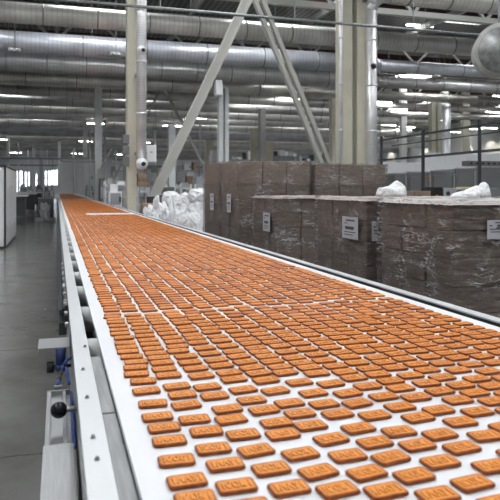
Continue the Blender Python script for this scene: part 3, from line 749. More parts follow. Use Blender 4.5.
column_far(266.5, 273, 34, 'cream column right of the grey one between the braces', 'cream', 142)
column_far(169, 175.5, 25, 'pale column in front of the shelving, above the sacks', 'palepaint', 124)
column_far(206, 212.5, 36, 'pale column partly hidden behind the left carton stack', 'cream', 140)
column_far(94.8, 102, 18.5, 'silver square post left of the slim column', 'palepaint', 87)
column_far(83, 87.3, 24, 'narrow silver post beside the belt, second from the slim column', 'palepaint', 122)
column_far(76, 79, 33, 'thin silver post beside the belt, third from the slim column', 'palepaint', 139)
column_far(72, 74, 40, 'thinnest silver post over the far belt end', 'palepaint', 150)
column_far(7, 9.5, 40, 'pale column above the white cabinet at far left', 'palepaint', 138)
column_far(17.5, 19, 52, 'thin column left of the far windows', 'palepaint', 5)
column_far(32, 35, 55, 'grey column between the two groups of far windows', 'palepaint', 5)
column_far(39.5, 43, 62, 'wide grey column left of the double far window', 'greypaint', 5)
column_far(58, 61, 50, 'grey column right of the double far window', 'palepaint', 5)
column_far(64, 66, 58, 'pale column over the far end of the belt', 'palepaint', 5)
column_far(52.2, 53.2, 70, 'thin dark column across the double far window', 'greypaint', 5)
# small X-braces behind
def strut(pa, ya_, pb, yb_, Y, label, w=.1):
    xa, xb = ratio(pa)*Y, ratio(pb)*Y; za, zb = zz(ya_, xa, Y), zz(yb_, xb, Y)
    t = thing('diagonal_brace', (xa, Y, 0), label, 'brace', 'thin diagonal braces farther back')
    MB().bar((xa, Y, za), (xb, Y, zb), w, w, up=(0, 1, 0)).build('bar', M['brace'], t)
    xl, zl_ = (xa, za) if za < zb else (xb, zb)
    if zl_ > 0: MB().box(xl-.08, xl+.08, Y-.08, Y+.08, 0, zl_+.05).build('foot_block', M['greypaint'], t)
strut(103, 200, 160, 90, 32, 'thin brace rising right beside the slim column duct')
strut(164, 88, 216, 190, 30, 'thin brace falling right behind the pale big brace', .12)
strut(100, 170, 112, 148, 27, 'short thin brace behind the silver square post', .07)

# ------------------------------------------------------------------ ducts under the roof
ZD = 6.5
Yd = 19.4; k = 0
mats = ['duct', 'duct_blue', 'duct_dark', 'duct', 'duct', 'duct_dark', 'duct', 'duct_dark']
DUCTS = []
while Yd < 104:
    r = [.30, .37, .39, .34, .28, .30, .31, .33][k] if k < 8 else .36
    x0, x1 = XL+.5, XR-.5
    zc = ZD+(.0 if k != 1 else -.02)
    if k == 0: x1 = ratio(478)*Yd
    if k == 3: x1 = ratio(476)*Yd
    if k > 5: x1 = ratio((395, 430, 380, 410, 372)[k % 5])*Yd
    t = thing('ceiling_duct', ((x0+x1)/2, Yd, zc), '%s silver spiral duct crossing under the roof, counted from the nearest' % (ordn(k+1)), 'air duct', 'silver ducts crossing under the roof')
    xr = ratio(368)*Yd if 1 <= k <= 5 else x1; r2 = r*.66
    MB().cyl((x0, Yd, zc), (xr, Yd, zc), r, seg=28 if k < 6 else 16).build('duct_body', M[mats[k % 8]], t, True)
    if xr < x1:
        MB().cyl((xr, Yd, zc), (xr+.5, Yd, zc), r, r2, seg=28).build('reducer', M[mats[k % 8]], t, True)
        MB().cyl((xr+.5, Yd, zc), (x1, Yd, zc), r2, seg=28).build('duct_body', M[mats[k % 8]], t, True)
    if k < 9:
        if not xr < x1: r2 = r
        x = x0+.4; st = 1.1 if k % 2 == 0 else 1.6
        while x < x1 and px_of(x, Yd) < 510:
            if px_of(x, Yd) > -10: MB().cyl((x, Yd, zc), (x+.035, Yd, zc), (r if x < xr else r2)+.012, seg=28).build('joint_ring', M['steel_dull'], t, True)
            x += st*1.4
        x = x0+1.3
        while x < x1 and px_of(x, Yd) < 505:
            if px_of(x, Yd) > -5: MB().bar((x, Yd, zc+r), (x, Yd, 8.98), .018, .018).build('hanger_rod', M['steel_dull'], t)
            x += 2.8
    DUCTS.append((Yd, zc, r)); k += 1
    Yd += 3.75 if k < 8 else 4.6
# nearer duct crossing the top right corner
YN = YC-.1; xv0, xv1 = ratio(366.5)*YN, ratio(376.5)*YN; xv = (xv0+xv1)/2; rv = (xv1-xv0)/2
zc = zz(-2, ratio(450)*YN, YN); RB = .33
t = thing('ceiling_duct', (9, YN, zc), 'big silver duct cutting the top right corner above the others', 'air duct')
MB().cyl((xv+.55, YN, zc), (18, YN, zc), RB, seg=32).build('duct_body', M['duct'], t, True)
for i in range(7): MB().cyl((8+i*1.3, YN, zc), (8.04+i*1.3, YN, zc), RB+.015, seg=32).build('joint_ring', M['steel_dull'], t, True)
el = MB(); P = []
for i in range(7):
    a = math.radians(90*i/6); P.append(Vector((xv+.55-.55*math.cos(a), YN, zc-.55+.55*math.sin(a))))
for i, (a, b) in enumerate(zip(P, P[1:])):
    d_ = (b-a).normalized()*.03; el.cyl(a-d_, b+d_, rv+(RB-rv)*i/6, rv+(RB-rv)*(i+1)/6, seg=28)
el.build('elbow', M['duct_v'], t, True); VZ = zc-.56
# big round duct end top right
YD_ = 10.2; cxd = ratio(502)*YD_; czd = zz(50, cxd, YD_); rd = 27*dep(cxd, YD_)/F
dr = thing('round_fan_housing', (cxd, YD_, czd), 'large round grey fan housing hanging at the top right edge', 'fan')
ax = Vector((.62, 1, .12)).normalized(); C = Vector((cxd, YD_, czd))
MB().cyl(C, C+ax*.75, rd*.97, seg=56).build('drum', M['greypaint'], dr, True)
MB().cyl(C-ax*.03, C+ax*.07, rd, seg=56).build('rim', M['greypaint'], dr, True)
MB().cyl(C-ax*.055, C-ax*.02, rd*.84, rd*.86, seg=56).build('end_cap', M['fan'], dr, True)
MB().bar(C+ax*.4+Vector((0, 0, rd*.9)), C+ax*.4+Vector((0, 0, 8.98-czd)), .04, .04).build('hanger_rod', M['steel_dull'], dr)
# long side ducts parallel to hall on the left (small round ones) & fittings
fit = [(14.5, 50, 0), (116, 54, 0), (204, 59, 1), (28, 70, 2), (107, 73, 2), (183, 76, 2), (35, 105, 4), (91, 107, 4), (437, 76, 1), (388, 90, 2), (445, 93, 2), (308, 56, 1), (256, 80, 2), (330, 84, 2)]
words = ['above the far left corner', 'beside the slim column', 'right of the slim column', 'left, on the next duct back', 'just left of the slim column', 'centre left on the third duct', 'low at far left', 'low, by the silver post', 'at right near the round housing', 'right of the thick column', 'below the right roof duct', 'between the braces, upper', 'between the braces, left', 'left of the thick column']
for i, (px, py, di) in enumerate(fit):
    Y, zc, r = DUCTS[min(di+1, 6)]; Y -= r+.06; x = ratio(px)*Y; z = zz(py, x, Y)
    t = thing('twin_spotlight', (x, Y, z), 'small twin-headed lamp box hung %s' % words[i], 'lamp', 'twin lamp boxes among the ducts')
    MB().box(x-.2, x+.2, Y-.05, Y+.06, z-.05, z+.07, .01).build('lamp_box', M['greypaint'], t)
    for s in (-1, 1): MB().cyl((x+s*.09, Y-.045, z), (x+s*.09, Y-.09, z-.01), .05, seg=12).build('lamp_head', M['palepaint'], t, True)
    MB().bar((x, Y, z+.06), (x, Y, 8.97), .015, .015).build('hanger_rod', M['steel_dull'], t)

# ------------------------------------------------------------------ roof structure
ty = [18.1, 27, 36, 45, 54, 63, 72, 81, 90]
for k, Y in enumerate(ty):
    zb_ = 7.45 if k else 7.1
    t = thing('roof_truss', (5, Y, zb_), 'pale steel roof truss spanning the hall, %s back from the camera' % ordn(k+1), 'truss', 'roof trusses')
    MB().box(XL+.1, XR-.1, Y-.09, Y+.09, zb_-.09, zb_+.09).build('bottom_chord', M['brace'], t)
    MB().box(XL+.1, XR-.1, Y-.09, Y+.09, 8.78, 8.96).build('top_chord', M['brace'], t)
    mb = MB(); x = XL+.5; up = True
    while x < XR-1.5:
        a = (x, Y, zb_ if up else 8.8); b = (x+1.4, Y, 8.8 if up else zb_); mb.bar(a, b, .09, .09, up=(0, 1, 0)); x += 1.4; up = not up
    mb.build('web_bars', M['brace'], t)
for k, Y in enumerate((22.5, 31, 40.5, 50)):
    o = MB().box(XL+.1, XR-.1, Y-.08, Y+.08, 8.5, 8.82).build('roof_beam', M['primer'])
    tag(o, 'red-brown primed roof beam crossing above the ducts, %s from the front' % ordn(k+1), 'beam', 'red-brown roof beams')
for k, x in enumerate((-5, 0, 5, 10, 15)):
    o = MB().box(x-.07, x+.07, YB+.1, YF-.1, 8.2, 8.45).build('roof_purlin', M['greypaint'])
    tag(o, 'grey purlin running the length of the roof, %s from the left wall' % ordn(k+1), 'beam', 'long roof purlins')

# ------------------------------------------------------------------ strip lights
LN = 0
def strip(x, Y, z, L=1.5, along='x', label=None):
    global LN; LN += 1
    t = thing('strip_light', (x, Y, z), label or 'distant glowing strip light among the ducts at the right rear', 'lamp', 'ceiling strip lights')
    a, b = (L/2, .09) if along == 'x' else (.09, L/2)
    MB().box(x-a, x+a, Y-b, Y+b, z, z+.08).build('lamp_housing', M['palepaint'], t)
    MB().box(x-a+.02, x+a-.02, Y-b+.01, Y+b-.01, z-.03, z).build('diffuser', M['lamp'], t)
    MB().bar((x, Y, z+.08), (x, Y, 8.98), .015, .015).build('hanger_rod', M['steel_dull'], t)
seenL = [(298, 5, 22), (420, 23, 24, ), (450, 84, 30), (382, 102, 34), (399, 109, 38), (470, 108, 36), (489, 128, 44), (386, 121, 46), (427, 123, 44), (474, 129, 48), (388, 125, 52), (407, 127, 50), (458, 114, 42),
         (292, 96, 34), (276, 96, 36), (239, 112, 44), (262, 122, 50), (246, 113, 46), (300, 118, 50), (320, 108, 42), (196, 118, 44), (437, 120, 56), (455, 132, 60), (495, 112, 33)]
lab = ['near the top centre above the twin-bar brace', 'under the bright skylight at upper right', 'right of the thick column, below the sloping ducts', 'nearest right side of the thick column', 'just above the thin white column', 'below the round fan housing', 'lowest at the right edge', 'left above the white board', 'above the right cream column top', 'above the right wall lamps', 'lower one of a pair over the white board', 'beside the thin white column head', 'right of the cream column head',
       'right one of a pair between the braces', 'left one of a pair between the braces', 'right of the white box on the pale column', 'low between the braces', 'second one right of the white box', 'inside the twin-bar brace', 'left of the cream column by the thick one', 'left of the pale column with the white box', 'far back between the cream columns', 'far back near the right wall', 'at the right edge below the fan housing']
for i, tpl in enumerate(seenL):
    px, py, Y = tpl; x = ratio(px)*Y; strip(x, Y, min(8.5, zz(py, x, Y)), 1.3 if Y < 40 else 1.6, 'x', 'glowing strip light %s' % lab[i])
# lamps added for light over the near hall, unseen above the frame
j = 0
for Y in (1, 6, 11):
    for x in (-3.5, .8, 5, 9.5):
        j += 1; strip(x, Y, 7.2, 2.4, 'y', 'unseen strip light added over the near hall, above the picture')
for a, Y in enumerate((30, 37, 45, 54, 64, 76)):
    for b, x in enumerate((12.5, 18, 24, 30, 36)):
        if px_of(x, Y) < 510: strip(x+.9*math.sin(a*3+b), Y, 7.9-.35*((a+b) % 2), 1.5, 'x', 'distant glowing strip light, %s lamp out from the thick column in the %s row back' % (ordn(b+1), ordn(a+1)))
for a, Y in enumerate((45, 62, 84)):  # low strips added under the ducts to brighten the far belt
    for b, x in enumerate((-5, 2.5, 8)): strip(x, Y, 5.95, 1.5, 'x', 'added glowing strip light at %s of the %s row over the far belt' % (('left', 'middle', 'right')[b], ordn(a+1)))

# wall-washer lamps on the right wall
for i, (px, wl) in enumerate(((388, 'behind the white board'), (422, 'beside the middle dark post'), (463, 'left of the right dark post'), (487, 'right of the right dark post'), (500, 'at the right picture edge'))):
    Y = (XR-.5)/ratio(px); z = 6.9
    t = thing('wall_lamp', (XR-.3, Y, z), 'wall spotlight washing the right wall, %s' % wl, 'lamp', 'spotlights along the right wall')
    MB().cyl((XR-1.1, Y, z+.13), (XR-1.1, Y, z+.35), .12, .07, seg=14).build('lamp_head', M['palepaint'], t, True)
    MB().bar((XR-1.1, Y, z+.3), (XR-.01, Y, z+.3), .04, .04).build('bracket', M['palepaint'], t)
    ld = bpy.data.lights.new('spot', 'SPOT'); ld.energy = 170; ld.spot_size = math.radians(95); ld.spot_blend = .5; ld.shadow_soft_size = .05; ld.color = (1, .95, .80)
    lo = bpy.data.objects.new('spot', ld); COL.objects.link(lo); lo.location = (XR-1.1, Y, z+.1); lo.rotation_euler = (0, math.radians(-24), 0)

# ------------------------------------------------------------------ right background: dark frame, machines
XF = 7.2
fr = thing('dark_steel_frame', (XF, 10, 0), 'dark steel post-and-rail frame running behind the near carton stack', 'railing')
zu = zz(134, XF, XF/ratio(423)); zl = zz(156.5, XF, XF/ratio(423))
yA, yB = XF/ratio(515), XF/ratio(380.5)
MB().box(XF-.02, XF+.02, yA-.8, yB, zu-.02, zu+.02).build('top_rail', M['rail'], fr)
MB().box(XF-.03, XF+.03, yA-.8, yB, zl-.022, zl+.022).build('lower_rail', M['rail'], fr)
MB().cyl((XF+.3, yA-.8, zu-.12), (XF+.3, yB, zu-.12), .012, seg=8).build('cable', M['rail'], fr)
for px, wd in ((381.5, .04), (423, .05), (479.5, .04), (530, .04)):
    Y = XF/ratio(px); MB().box(XF-wd/2, XF+wd/2, Y-.025, Y+.025, 0, zu+.1).build('post', M['rail'], fr)
    MB().box(XF-.12, XF+.12, Y-.12, Y+.12, 0, .02).build('foot_plate', M['rail'], fr)
# white board
Yw = 19.5; xa, xb = ratio(382)*Yw, ratio(424)*Yw
t = thing('white_board', ((xa+xb)/2, Yw, 0), 'large blank white board standing behind the dark frame', 'board')
MB().box(xa, xb, Yw, Yw+.05, zz(197, xa, Yw), zz(162, xa, Yw), .005).build('panel', M['whitepaint'], t)
MB().box(xa+.1, xa+.16, Yw+.06, Yw+.12, 0, zz(165, xa, Yw)).box(xb-.16, xb-.1, Yw+.06, Yw+.12, 0, zz(165, xa, Yw)).build('leg', M['greypaint'], t)
# partition of pale panels
Yp = 23
t = thing('panel_partition', (ratio(465)*Yp, Yp, 0), 'pale panelled partition behind the grey machine at right', 'partition')
xa = ratio(425)*Yp
for i in range(5):
    x0 = xa+i*1.02; MB().box(x0, x0+1.0, Yp, Yp+.08, .05, zz(153, xa+1, Yp), .006).build('panel', M['whitepaint'], t)
MB().box(xa, xa+5.1, Yp+.0, Yp+.1, 0, .05).build('foot_rail', M['greypaint'], t)
MB().box(ratio(436)*Yp, ratio(456)*Yp, Yp-.03, Yp, zz(175, xa, Yp), zz(167.5, xa, Yp)).build('notice_strip', M['whitepaint'], t)
# grey machine in bays
Ym = 17
for i, (pa, pb, pt, lab_) in enumerate(((394, 407, 174, 'grey machine housing at left of the machine line, behind the cartons'), (407.5, 431, 172.5, 'grey machine housing bearing an orange indicator lamp'), (431.5, 455, 171.5, 'third grey machine housing with rounded window'), (455.5, 476, 169, 'fourth grey machine housing, below the perforated beam'), (476.5, 505, 167.5, 'rightmost grey machine housing at the picture edge'))):
    xa, xb = ratio(pa)*Ym, ratio(pb)*Ym; zt_ = zz(pt, xa, Ym); zb_ = 0
    t = thing('grey_machine', ((xa+xb)/2, Ym, 0), lab_, 'machine', 'grey machine housings in a line')
    MB().box(xa, xb, Ym, Ym+1.3, .1, zt_, .04).build('housing', M['machine'], t)
    MB().box(xa+.06, xb-.12, Ym-.03, Ym-.002, 1.0, zt_-.12, .03).build('door_panel', M['machine'], t)
    MB().box(xb-.075, xb-.03, Ym-.045, Ym-.001, .9, zt_-.05, .008).build('edge_trim', M['machine_light'], t)
    MB().box(xa+.02, xb-.02, Ym-.02, Ym+.1, zt_+.001, zt_+.035, .006).build('top_trim', M['machine_light'], t)
    MB().box(xa+.05, xa+.13, Ym+.1, Ym+1.2, 0, .1).box(xb-.13, xb-.05, Ym+.1, Ym+1.2, 0, .1).build('foot', M['dark'], t)
    if i == 1:
        xx = ratio(428)*Ym; 
        for z in (176, 179.5): MB().box(xx-.05, xx-.0, Ym-.06, Ym-.03, zz(z+1.2, xx, Ym), zz(z-.6, xx, Ym)).build('indicator_lamp', M['orange'], t)
# perforated beam above
xa, xb = ratio(466)*Ym, ratio(512)*Ym; z0, z1 = zz(172, xa, Ym), zz(165.5, xa, Ym)
t = thing('perforated_beam', (xa, Ym, z0), 'dark perforated beam lying on the right machine housings', 'beam')
z0 = zz(167, ratio(476.5)*Ym, Ym)+.045
MB().box(xa+.2, xb, Ym+.2, Ym+.5, z0, z0+.16, .01).build('beam_body', M['machine'], t)
for i in range(7): MB().box(xa+.3+i*.22, xa+.38+i*.22, Ym+.19, Ym+.2, z0+.05, z0+.11).build('hole', M['black'], t)
# items between stack and machine, at the height of the stack top (on a bench)
Yb_ = 8.0; xa, xb = ratio(396)*Yb_, ratio(505)*Yb_; zb_ = zz(199, xa, Yb_)
t = thing('work_bench', ((xa+xb)/2, Yb_+.3, 0), 'grey bench behind the nearest carton stack holding boxes and devices', 'bench')
MB().box(xa, xb, Yb_, Yb_+.7, zb_-.04, zb_).build('bench_top', M['machine_light'], t)
for x in (xa+.05, xb-.1):
    for y in (Yb_+.03, Yb_+.62): MB().box(x, x+.05, y, y+.05, 0, zb_-.04).build('leg', M['dark'], t)
def onbench(name, pa, pb, pt, m, lab_, cat, dz=.35, dy=.1):
    a, b = ratio(pa)*(Yb_+dy), ratio(pb)*(Yb_+dy); z1 = zz(pt, a, Yb_+dy)
    t = thing(name, ((a+b)/2, Yb_+dy, zb_), lab_, cat); MB().box(a, b, Yb_+dy, Yb_+dy+dz, zb_+.001, z1, .008).build('body', M[m], t); return t, a, b, z1
for i in range(4):
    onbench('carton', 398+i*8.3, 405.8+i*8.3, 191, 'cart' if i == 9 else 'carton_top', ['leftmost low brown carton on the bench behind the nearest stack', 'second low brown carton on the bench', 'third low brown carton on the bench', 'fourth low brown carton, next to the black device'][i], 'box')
t, a, b, z1 = onbench('control_device', 434, 443, 187, 'black', 'small black control device with orange light on the bench', 'device')
MB().box(a+.03, a+.06, Yb_+.09, Yb_+.10, zb_+.03, zb_+.06).build('indicator_lamp', M['orange'], t)
t, a, b, z1 = onbench('control_device', 443.7, 452, 188, 'machine_light', 'grey metal control box right of the black device', 'device')
MB().cyl(((a+b)/2, Yb_+.1, (zb_+z1)/2), ((a+b)/2, Yb_+.085, (zb_+z1)/2), .03, seg=14).build('dial', M['dark'], t)
t, a, b, z1 = onbench('control_device', 455.5, 469.5, 188, 'machine_light', 'wide grey box with slotted front on the bench', 'device')
for i in range(3): MB().box(a+.02, b-.02, Yb_+.09, Yb_+.099, zb_+.04+i*.035, zb_+.05+i*.035).build('slot', M['dark'], t)
onbench('carton', 470, 477.5, 187, 'yellow', 'yellow carton on the bench behind the white film', 'box')
t, a, b, z1 = onbench('control_device', 478.5, 498, 188, 'machine', 'dark grey box at the right end of the bench', 'device')

# ------------------------------------------------------------------ left aisle
# white cabinets at the left edge
Yc = .0
zc0 = 0
def floorpt(px, py): v = py-CY; return EYE*(F*SN+(px-CX)*CS)/v, EYE*(F*CS-(px-CX)*SN)/v
cxr, cyr = floorpt(5.5, 249)                     # front right foot of the cabinet
cab = thing('white_cabinet', (cxr, cyr, 0), 'tall white double-sided cabinet at the left edge of the aisle', 'cabinet')
ztc = zz(167, cxr, cyr); x2, y2 = floorpt(15.8, 238.5); 
cy1 = cxr/ratio(15.8) if ratio(15.8)*cxr > 0 else cyr+2
MB().box(cxr-1.4, cxr, cyr, cy1, .06, ztc, .01).build('body', M['whitepaint'], cab)
MB().box(cxr-1.38, cxr-.02, cyr+.02, cy1-.02, 0, .06).build('plinth', M['dark'], cab)
MB().box(cxr-.035, cxr+.012, cyr-.02, cyr+.03, .03, ztc+.02, .004).build('corner_post', M['dark'], cab)
MB().box(cxr-1.4, cxr+.012, cyr-.02, cy1+.02, ztc+.001, ztc+.035, .004).build('top_cap', M['dark'], cab)
nd = 4; dy = (cy1-cyr-.06)/nd
for i in range(nd):
    for (za, zb2) in ((.12, ztc*.52), (ztc*.54, ztc-.06)):
        d = MB().box(cxr+.001, cxr+.012, cyr+.05+i*dy, cyr+.05+(i+1)*dy-.03, za, zb2, .003).build('door', M['whitepaint'], cab)
        MB().box(cxr+.012, cxr+.03, cyr+.09+i*dy, cyr+.11+i*dy, (za+zb2)/2-.06, (za+zb2)/2+.06).build('handle', M['palepaint'], d)
for i in range(2):
    for (za, zb2) in ((.12, ztc*.52), (ztc*.54, ztc-.06)):
        MB().box(cxr-.06-(i+1)*.5, cxr-.08-i*.5, cyr-.014, cyr-.001, za, zb2, .003).build('door', M['whitepaint'], cab)
# floor reflections come from the windows; a grey bin with sacks beyond
bx0, by0 = floorpt(38, 220)
xa, xb = ratio(38)*by0, ratio(53.5)*by0
t = thing('grey_bin', ((xa+xb)/2, by0+.4, 0), 'open-topped dark grey bin standing at the end of the aisle', 'bin')
zt_ = zz(197.5, xa, by0)
MB().box(xa, xb, by0, by0+.03, .1, zt_).box(xa, xb, by0+.87, by0+.9, .1, zt_).box(xa, xa+.03, by0+.03, by0+.87, .1, zt_).box(xb-.03, xb, by0+.03, by0+.87, .1, zt_).box(xa, xb, by0, by0+.9, .08, .1).build('bin_body', M['machine'], t)
MB().box(xa-.02, xb+.02, by0-.02, by0+.0, zt_-.06, zt_).build('bin_rim', M['machine_light'], t)
for x in (xa+.05, xb-.15): MB().box(x, x+.1, by0+.02, by0+.88, 0, .08).build('skid', M['dark'], t)
yf = by0-.55
x = ratio(44.5)*yf
cr_ = thing('pallet', (x, yf, 0), 'flat pale pallet under the bags in the aisle', 'pallet')
xw0, xw1 = ratio(35)*yf, ratio(56)*yf
MB().box(xw0, xw1, yf-.45, yf+.40, .09, .12).box(xw0, xw1, yf-.45, yf-.37, 0, .09).box(xw0, xw1, yf+.32, yf+.40, 0, .09).build('deck', M['palepaint'], cr_)
def fs(name, px, py0, py1, Y, hw, m, lab_, base, seed, tip=None):
    x = ratio(px)*Y; d = dep(x, Y); r = hw*d/F; z1 = zz(py0, x, Y)
    o = blob(name, (x, Y, base), (r, r, (z1-base)/1.7), seed, M[m], lab_, 'sack', 'bags at the end of the aisle', amp=.25, tip=tip)
    o.scale = (1, 1, (z1-base)/max(v.co.z for v in o.data.vertices))
fs('sack', 45, 202, 222, yf-.02, 5.2, 'sack', 'full white sack on the pallet in front of the grey bin', .12, 21, (.2, 0, 1))
fs('sack', 46, 208, 225, yf-.72, 3.3, 'sack_grey', 'shiny grey clear bag on the floor before the white sack', 0, 22, (0, 0, 1.2))
# benches receding at the left
for i, (pa, pb, Y, pt) in enumerate(((14, 27, 26, 195), (20, 36, 34, 193.2), (26, 42, 44, 192))):
    xa, xb = ratio(pa)*Y, ratio(pb)*Y; z = zz(pt, xa, Y)
    t = thing('work_table', ((xa+xb)/2, Y, 0), ['long pale-topped table behind the white cabinet', 'second pale-topped table farther down the left aisle', 'farthest pale-topped table of the left aisle'][i], 'table', 'tables along the left aisle')
    MB().box(xa-1.5, xb, Y, Y+1.6, z-.06, z).build('table_top', M['cart'] if i == 9 else M['palepaint'], t)
    MB().box(xa-1.4, xb-.1, Y+.1, Y+1.5, .35, z-.1).build('under_shelf', M['dark'], t)
    for x in (xa-1.4, xb-.12): MB().box(x, x+.06, Y+.02, Y+.08, 0, z-.06).build('leg', M['dark'], t)
# far machines, boxes: many distinct small pieces
rm = random.Random(5)
def machine(px0, px1, pyt, Y, m, lab_, cat='machine', depth=.8, posts=False, top=None, base=0):
    if px0 > 60: Y = max(Y, 1.66/ratio(px0))
    xa, xb = ratio(px0)*Y, ratio(px1)*Y; z = zz(pyt, xa, Y)
    t = thing('far_machine' if cat == 'machine' else 'storage_rack' if cat == 'rack' else 'stored_box', ((xa+xb)/2, Y, base), lab_, cat)
    if posts:
        for x in (xa, xb-.05):
            for y in (Y, Y+depth-.05): MB().box(x, x+.05, y, y+.05, 0, z).build('post', M[m], t)
        n = 4
        for k in range(n):
            zs = z*(k+.6)/n; MB().box(xa+.01, xb-.01, Y+.01, Y+depth-.01, zs, zs+.035).build('shelf', M[m], t)
            x = xa+.08
            while x < xb-.22:
                w = rm.uniform(.12, .35); hh = rm.uniform(.1, z/n*.6)
                if x+w > xb-.06: break
                MB().box(x, x+w, Y+.06, Y+depth*.6, zs+.036, zs+.036+hh, .005).build('load', M[rm.choice(['cart', 'machine_light', 'palepaint', 'dark', 'greypaint', 'whitepaint'])], t)
                x += w+rm.uniform(.03, .2)
    else:
        MB().box(xa, xb, Y, Y+depth, base+.001 if base else .08, z-.25 if not base else z, .01).build('body', M[m], t)
        if not base:
            MB().box(xa+.03, xb-.03, Y+.05, Y+depth-.05, 0, .08).build('plinth', M['dark'], t)
            w = xb-xa
            MB().box(xa+w*.08, xb-w*.3, Y+.05, Y+depth-.1, z-.249, z, .01).build('hood', M[m], t)
            MB().box(xa+w*.1, xb-w*.1, Y-.02, Y-.001, z*.55, z*.8, .004).build('door_panel', M['machine_light' if m != 'machine_light' else 'palepaint'], t)
            MB().box(xb-w*.22, xb-w*.08, Y-.03, Y-.021, z*.6, z*.72).build('display', M['dark'], t)
    return t
machine(137, 150, 187, 17.2, 'palepaint', 'pale steel rack at the foot of the slim column', 'rack', .6, True)
machine(105, 127, 181, 18.5, 'palepaint', 'white framed rack left of the slim column', 'rack', .8, True)
machine(109, 122, 184, 22, 'whitepaint', 'white machine behind the framed rack')
machine(100, 107, 178, 24, 'machine', 'dark machine behind the silver square post')
machine(86, 94, 185, 26, 'machine_light', 'grey machine close to the belt between two posts')
machine(176, 204, 165, 26, 'machine_light', 'tall loaded rack behind the white sacks', 'rack', .9, True)
machine(150, 170, 168, 28, 'palepaint', 'loaded rack behind the foot of the big brace', 'rack', .9, True)
machine(180, 196, 184, 19, 'palepaint', 'low pale rack just behind the sack heap', 'rack', .7, True)
machine(196, 206, 177, 22, 'machine_light', 'grey machine behind the leftmost carton stack')
machine(163, 180, 187, 20.5, 'machine', 'dark machine behind the sack heap')
machine(112, 126, 166, 34, 'machine_light', 'tall grey rack far behind the framed rack', 'rack', .9, True)
machine(146, 158, 165, 36, 'greypaint', 'far grey rack behind the pale switch box', 'rack', .9, True)
machine(28, 33, 186, 52, 'machine_light', 'grey machine far down the left aisle')
machine(36, 43, 185, 56, 'machine', 'dark machine below the far windows')
machine(44, 50, 187, 46, 'machine', 'dark machine below the double far window, left')
machine(50.5, 54, 186, 48, 'machine_light', 'grey machine below the double far window, right')
machine(268, 300, 150, 38, 'machine_light', 'tall rack far behind between brace and thick column', 'rack', 1, True)
machine(232, 258, 154, 40, 'greypaint', 'far rack above the tall cartons, left of the grey column', 'rack', 1, True)
machine(300, 336, 156, 44, 'palepaint', 'far rack behind the foot of the twin-bar brace', 'rack', 1, True)
machine(160, 168, 178, 23.5, 'palepaint', 'small pale machine under the big brace behind the heap')
machine(186, 198, 172, 30, 'whitepaint', 'white machine among the racks left of the cartons')
machine(212, 222, 150, 34, 'whitepaint', 'white cabinet far behind the tall cartons, left')
machine(88, 100, 176, 38, 'palepaint', 'pale rack far behind the silver posts', 'rack', .9, True)
machine(126, 140, 160, 42, 'palepaint', 'tall pale rack far behind the slim column', 'rack', .9, True)
machine(20, 27, 184, 70, 'palepaint', 'pale cabinet far down the left aisle')
# pale switch box on the slim column
Y = YC-.15; xa, xb = ratio(146.5)*Y, ratio(156.5)*Y; z0, z1 = zz(162, xa, Y), zz(145, xa, Y)
t = thing('switch_box', ((xa+xb)/2, Y, z0), 'pale blue-white switch box beside the spiral duct nozzle', 'electrical box')
MB().box(xa, xb, Y, Y+.15, z0, z1, .008).build('box_body', M['whitepaint'], t)
MB().box(xa+.02, xb-.02, Y-.008, Y, z0+.02, z1-.02, .003).build('box_door', M['whitepaint'], t)
MB().box((xa+xb)/2-.03, (xa+xb)/2+.03, Y-.012, Y-.008, (z0+z1)/2+.02, (z0+z1)/2+.05).build('badge', M['machine_light'], t)
MB().box(ratio(136)*Y, xb, Y+.151, Y+.19, (z0+z1)/2-.03, (z0+z1)/2+.03).build('mounting_bar', M['greypaint'], t)
# black control pods on the left side of the slim column
for i, py in enumerate((139, 150, 161)):
    Y = YC-.05; x = ratio(126.3)*Y; z = zz(py, x, Y)
    t = MB().box(x-.09, x+.07, Y-.05, Y+.12, z-.12, z+.10, .01).build('junction_box', M['machine'])
    tag(t, ['upper', 'middle', 'lower'][i]+' small dark junction box on the left side of the slim column', 'electrical box', 'junction boxes on the slim column')
# stack of brown boxes on the pale rack
Y = 17.25; zb3 = zz(187, ratio(140)*Y, 17.2)
for i, (pa, pb, a_, b_) in enumerate(((138, 148, 187, 183), (138.5, 147, 182.9, 178.5), (138, 146.5, 178.4, 174.5))):
    xa, xb = ratio(pa)*Y, ratio(pb)*Y; z0, z1 = zz(a_, xa, Y), zz(b_, xa, Y)
    o = MB().box(xa, xb, Y, Y+.4, z0+.03, z1+.028, .006).build('carton', M['cart' if i != 1 else 'carton_top'])
    tag(o, ['bottom', 'middle', 'top'][i]+' brown box of the pile on the pale rack by the slim column', 'box', 'boxes piled on the pale rack')
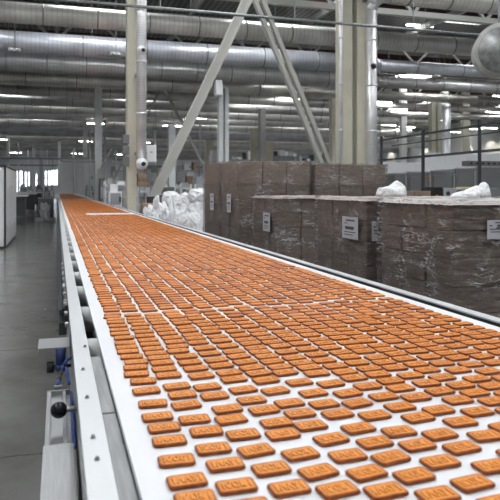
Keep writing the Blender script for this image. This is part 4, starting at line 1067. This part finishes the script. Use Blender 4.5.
# small brown crate at the sack heap's left end
Y = 13.6; xa, xb = ratio(143)*Y, ratio(155)*Y
t = thing('wooden_crate', ((xa+xb)/2, Y, 0), 'small tan crate left of the sack heap under the big brace', 'crate')
zt_ = zz(203.5, xa, Y)
MB().box(xa, xb, Y, Y+.4, .06, zt_, .006).build('crate_body', M['cart'], t)
MB().box(xa, xa+.05, Y, Y+.4, 0, .06).box(xb-.05, xb, Y, Y+.4, 0, .06).build('runner', M['wood'], t)
# horizontal cable trays, left half
for i, (pa, pb, py, Y) in enumerate(((0, 130, 160, 40), (60, 112, 162, 30), (150, 216, 168, 33.5), (0, 60, 166, 55))):
    xa, xb = ratio(pa)*Y, ratio(pb)*Y; z = zz(py, (xa+xb)/2, Y)
    t = thing('cable_tray', (xa, Y, z), ['dark cable tray crossing low at the left', 'blue-grey cable tray over the belt between posts', 'cable tray behind the big brace above the racks', 'farthest cable tray over the windows'][i], 'cable tray')
    MB().box(xa, xb, Y-.1, Y+.1, z, z+.12).build('tray', M['steel_dull'], t)
    x = xa+.3
    while x < xb: MB().bar((x, Y, z+.1), (x, Y, 8.97), .02, .02).build('hanger_rod', M['steel_dull'], t); x += 3.5
# thin vertical drop pipes hanging over the belt line (far)
for i, (px, pt, pb, Y) in enumerate(((90, 130, 190, 33), (74, 148, 190, 70), (105, 120, 185, 33), (116, 150, 190, 36), (28, 150, 190, 60), (47, 150, 190, 66), (200, 125, 165, 34), (155, 130, 176, 30))):
    x = ratio(px)*Y
    o = MB().cyl((x, Y, 0), (x, Y, zz(pt, x, Y)), .05, seg=8).build('drop_pipe', M['palepaint'], None, True)
    tag(o, 'thin upright pipe %s' % ['right of the second silver post', 'above the belt vanishing end', 'behind the square post, right side', 'left of the slim column, far back', 'between the first two far windows', 'left of the double far window', 'behind the leftmost carton stack', 'behind the foot of the big brace'][i], 'pipe', 'thin upright pipes far back')

# ------------------------------------------------------------------ world and view
w = bpy.data.worlds.new('world'); SC.world = w; w.use_nodes = True
w.node_tree.nodes['Background'].inputs[0].default_value = (.75, .85, 1, 1); w.node_tree.nodes['Background'].inputs[1].default_value = .5
SC.view_settings.view_transform = 'Standard'; SC.view_settings.look = 'None'; SC.view_settings.gamma = 1; SC.view_settings.exposure = 0.30; SC.view_settings.use_curve_mapping = False
SC.cycles.max_bounces = 8; SC.cycles.diffuse_bounces = 5; SC.cycles.transparent_max_bounces = 16; SC.cycles.use_denoising = True
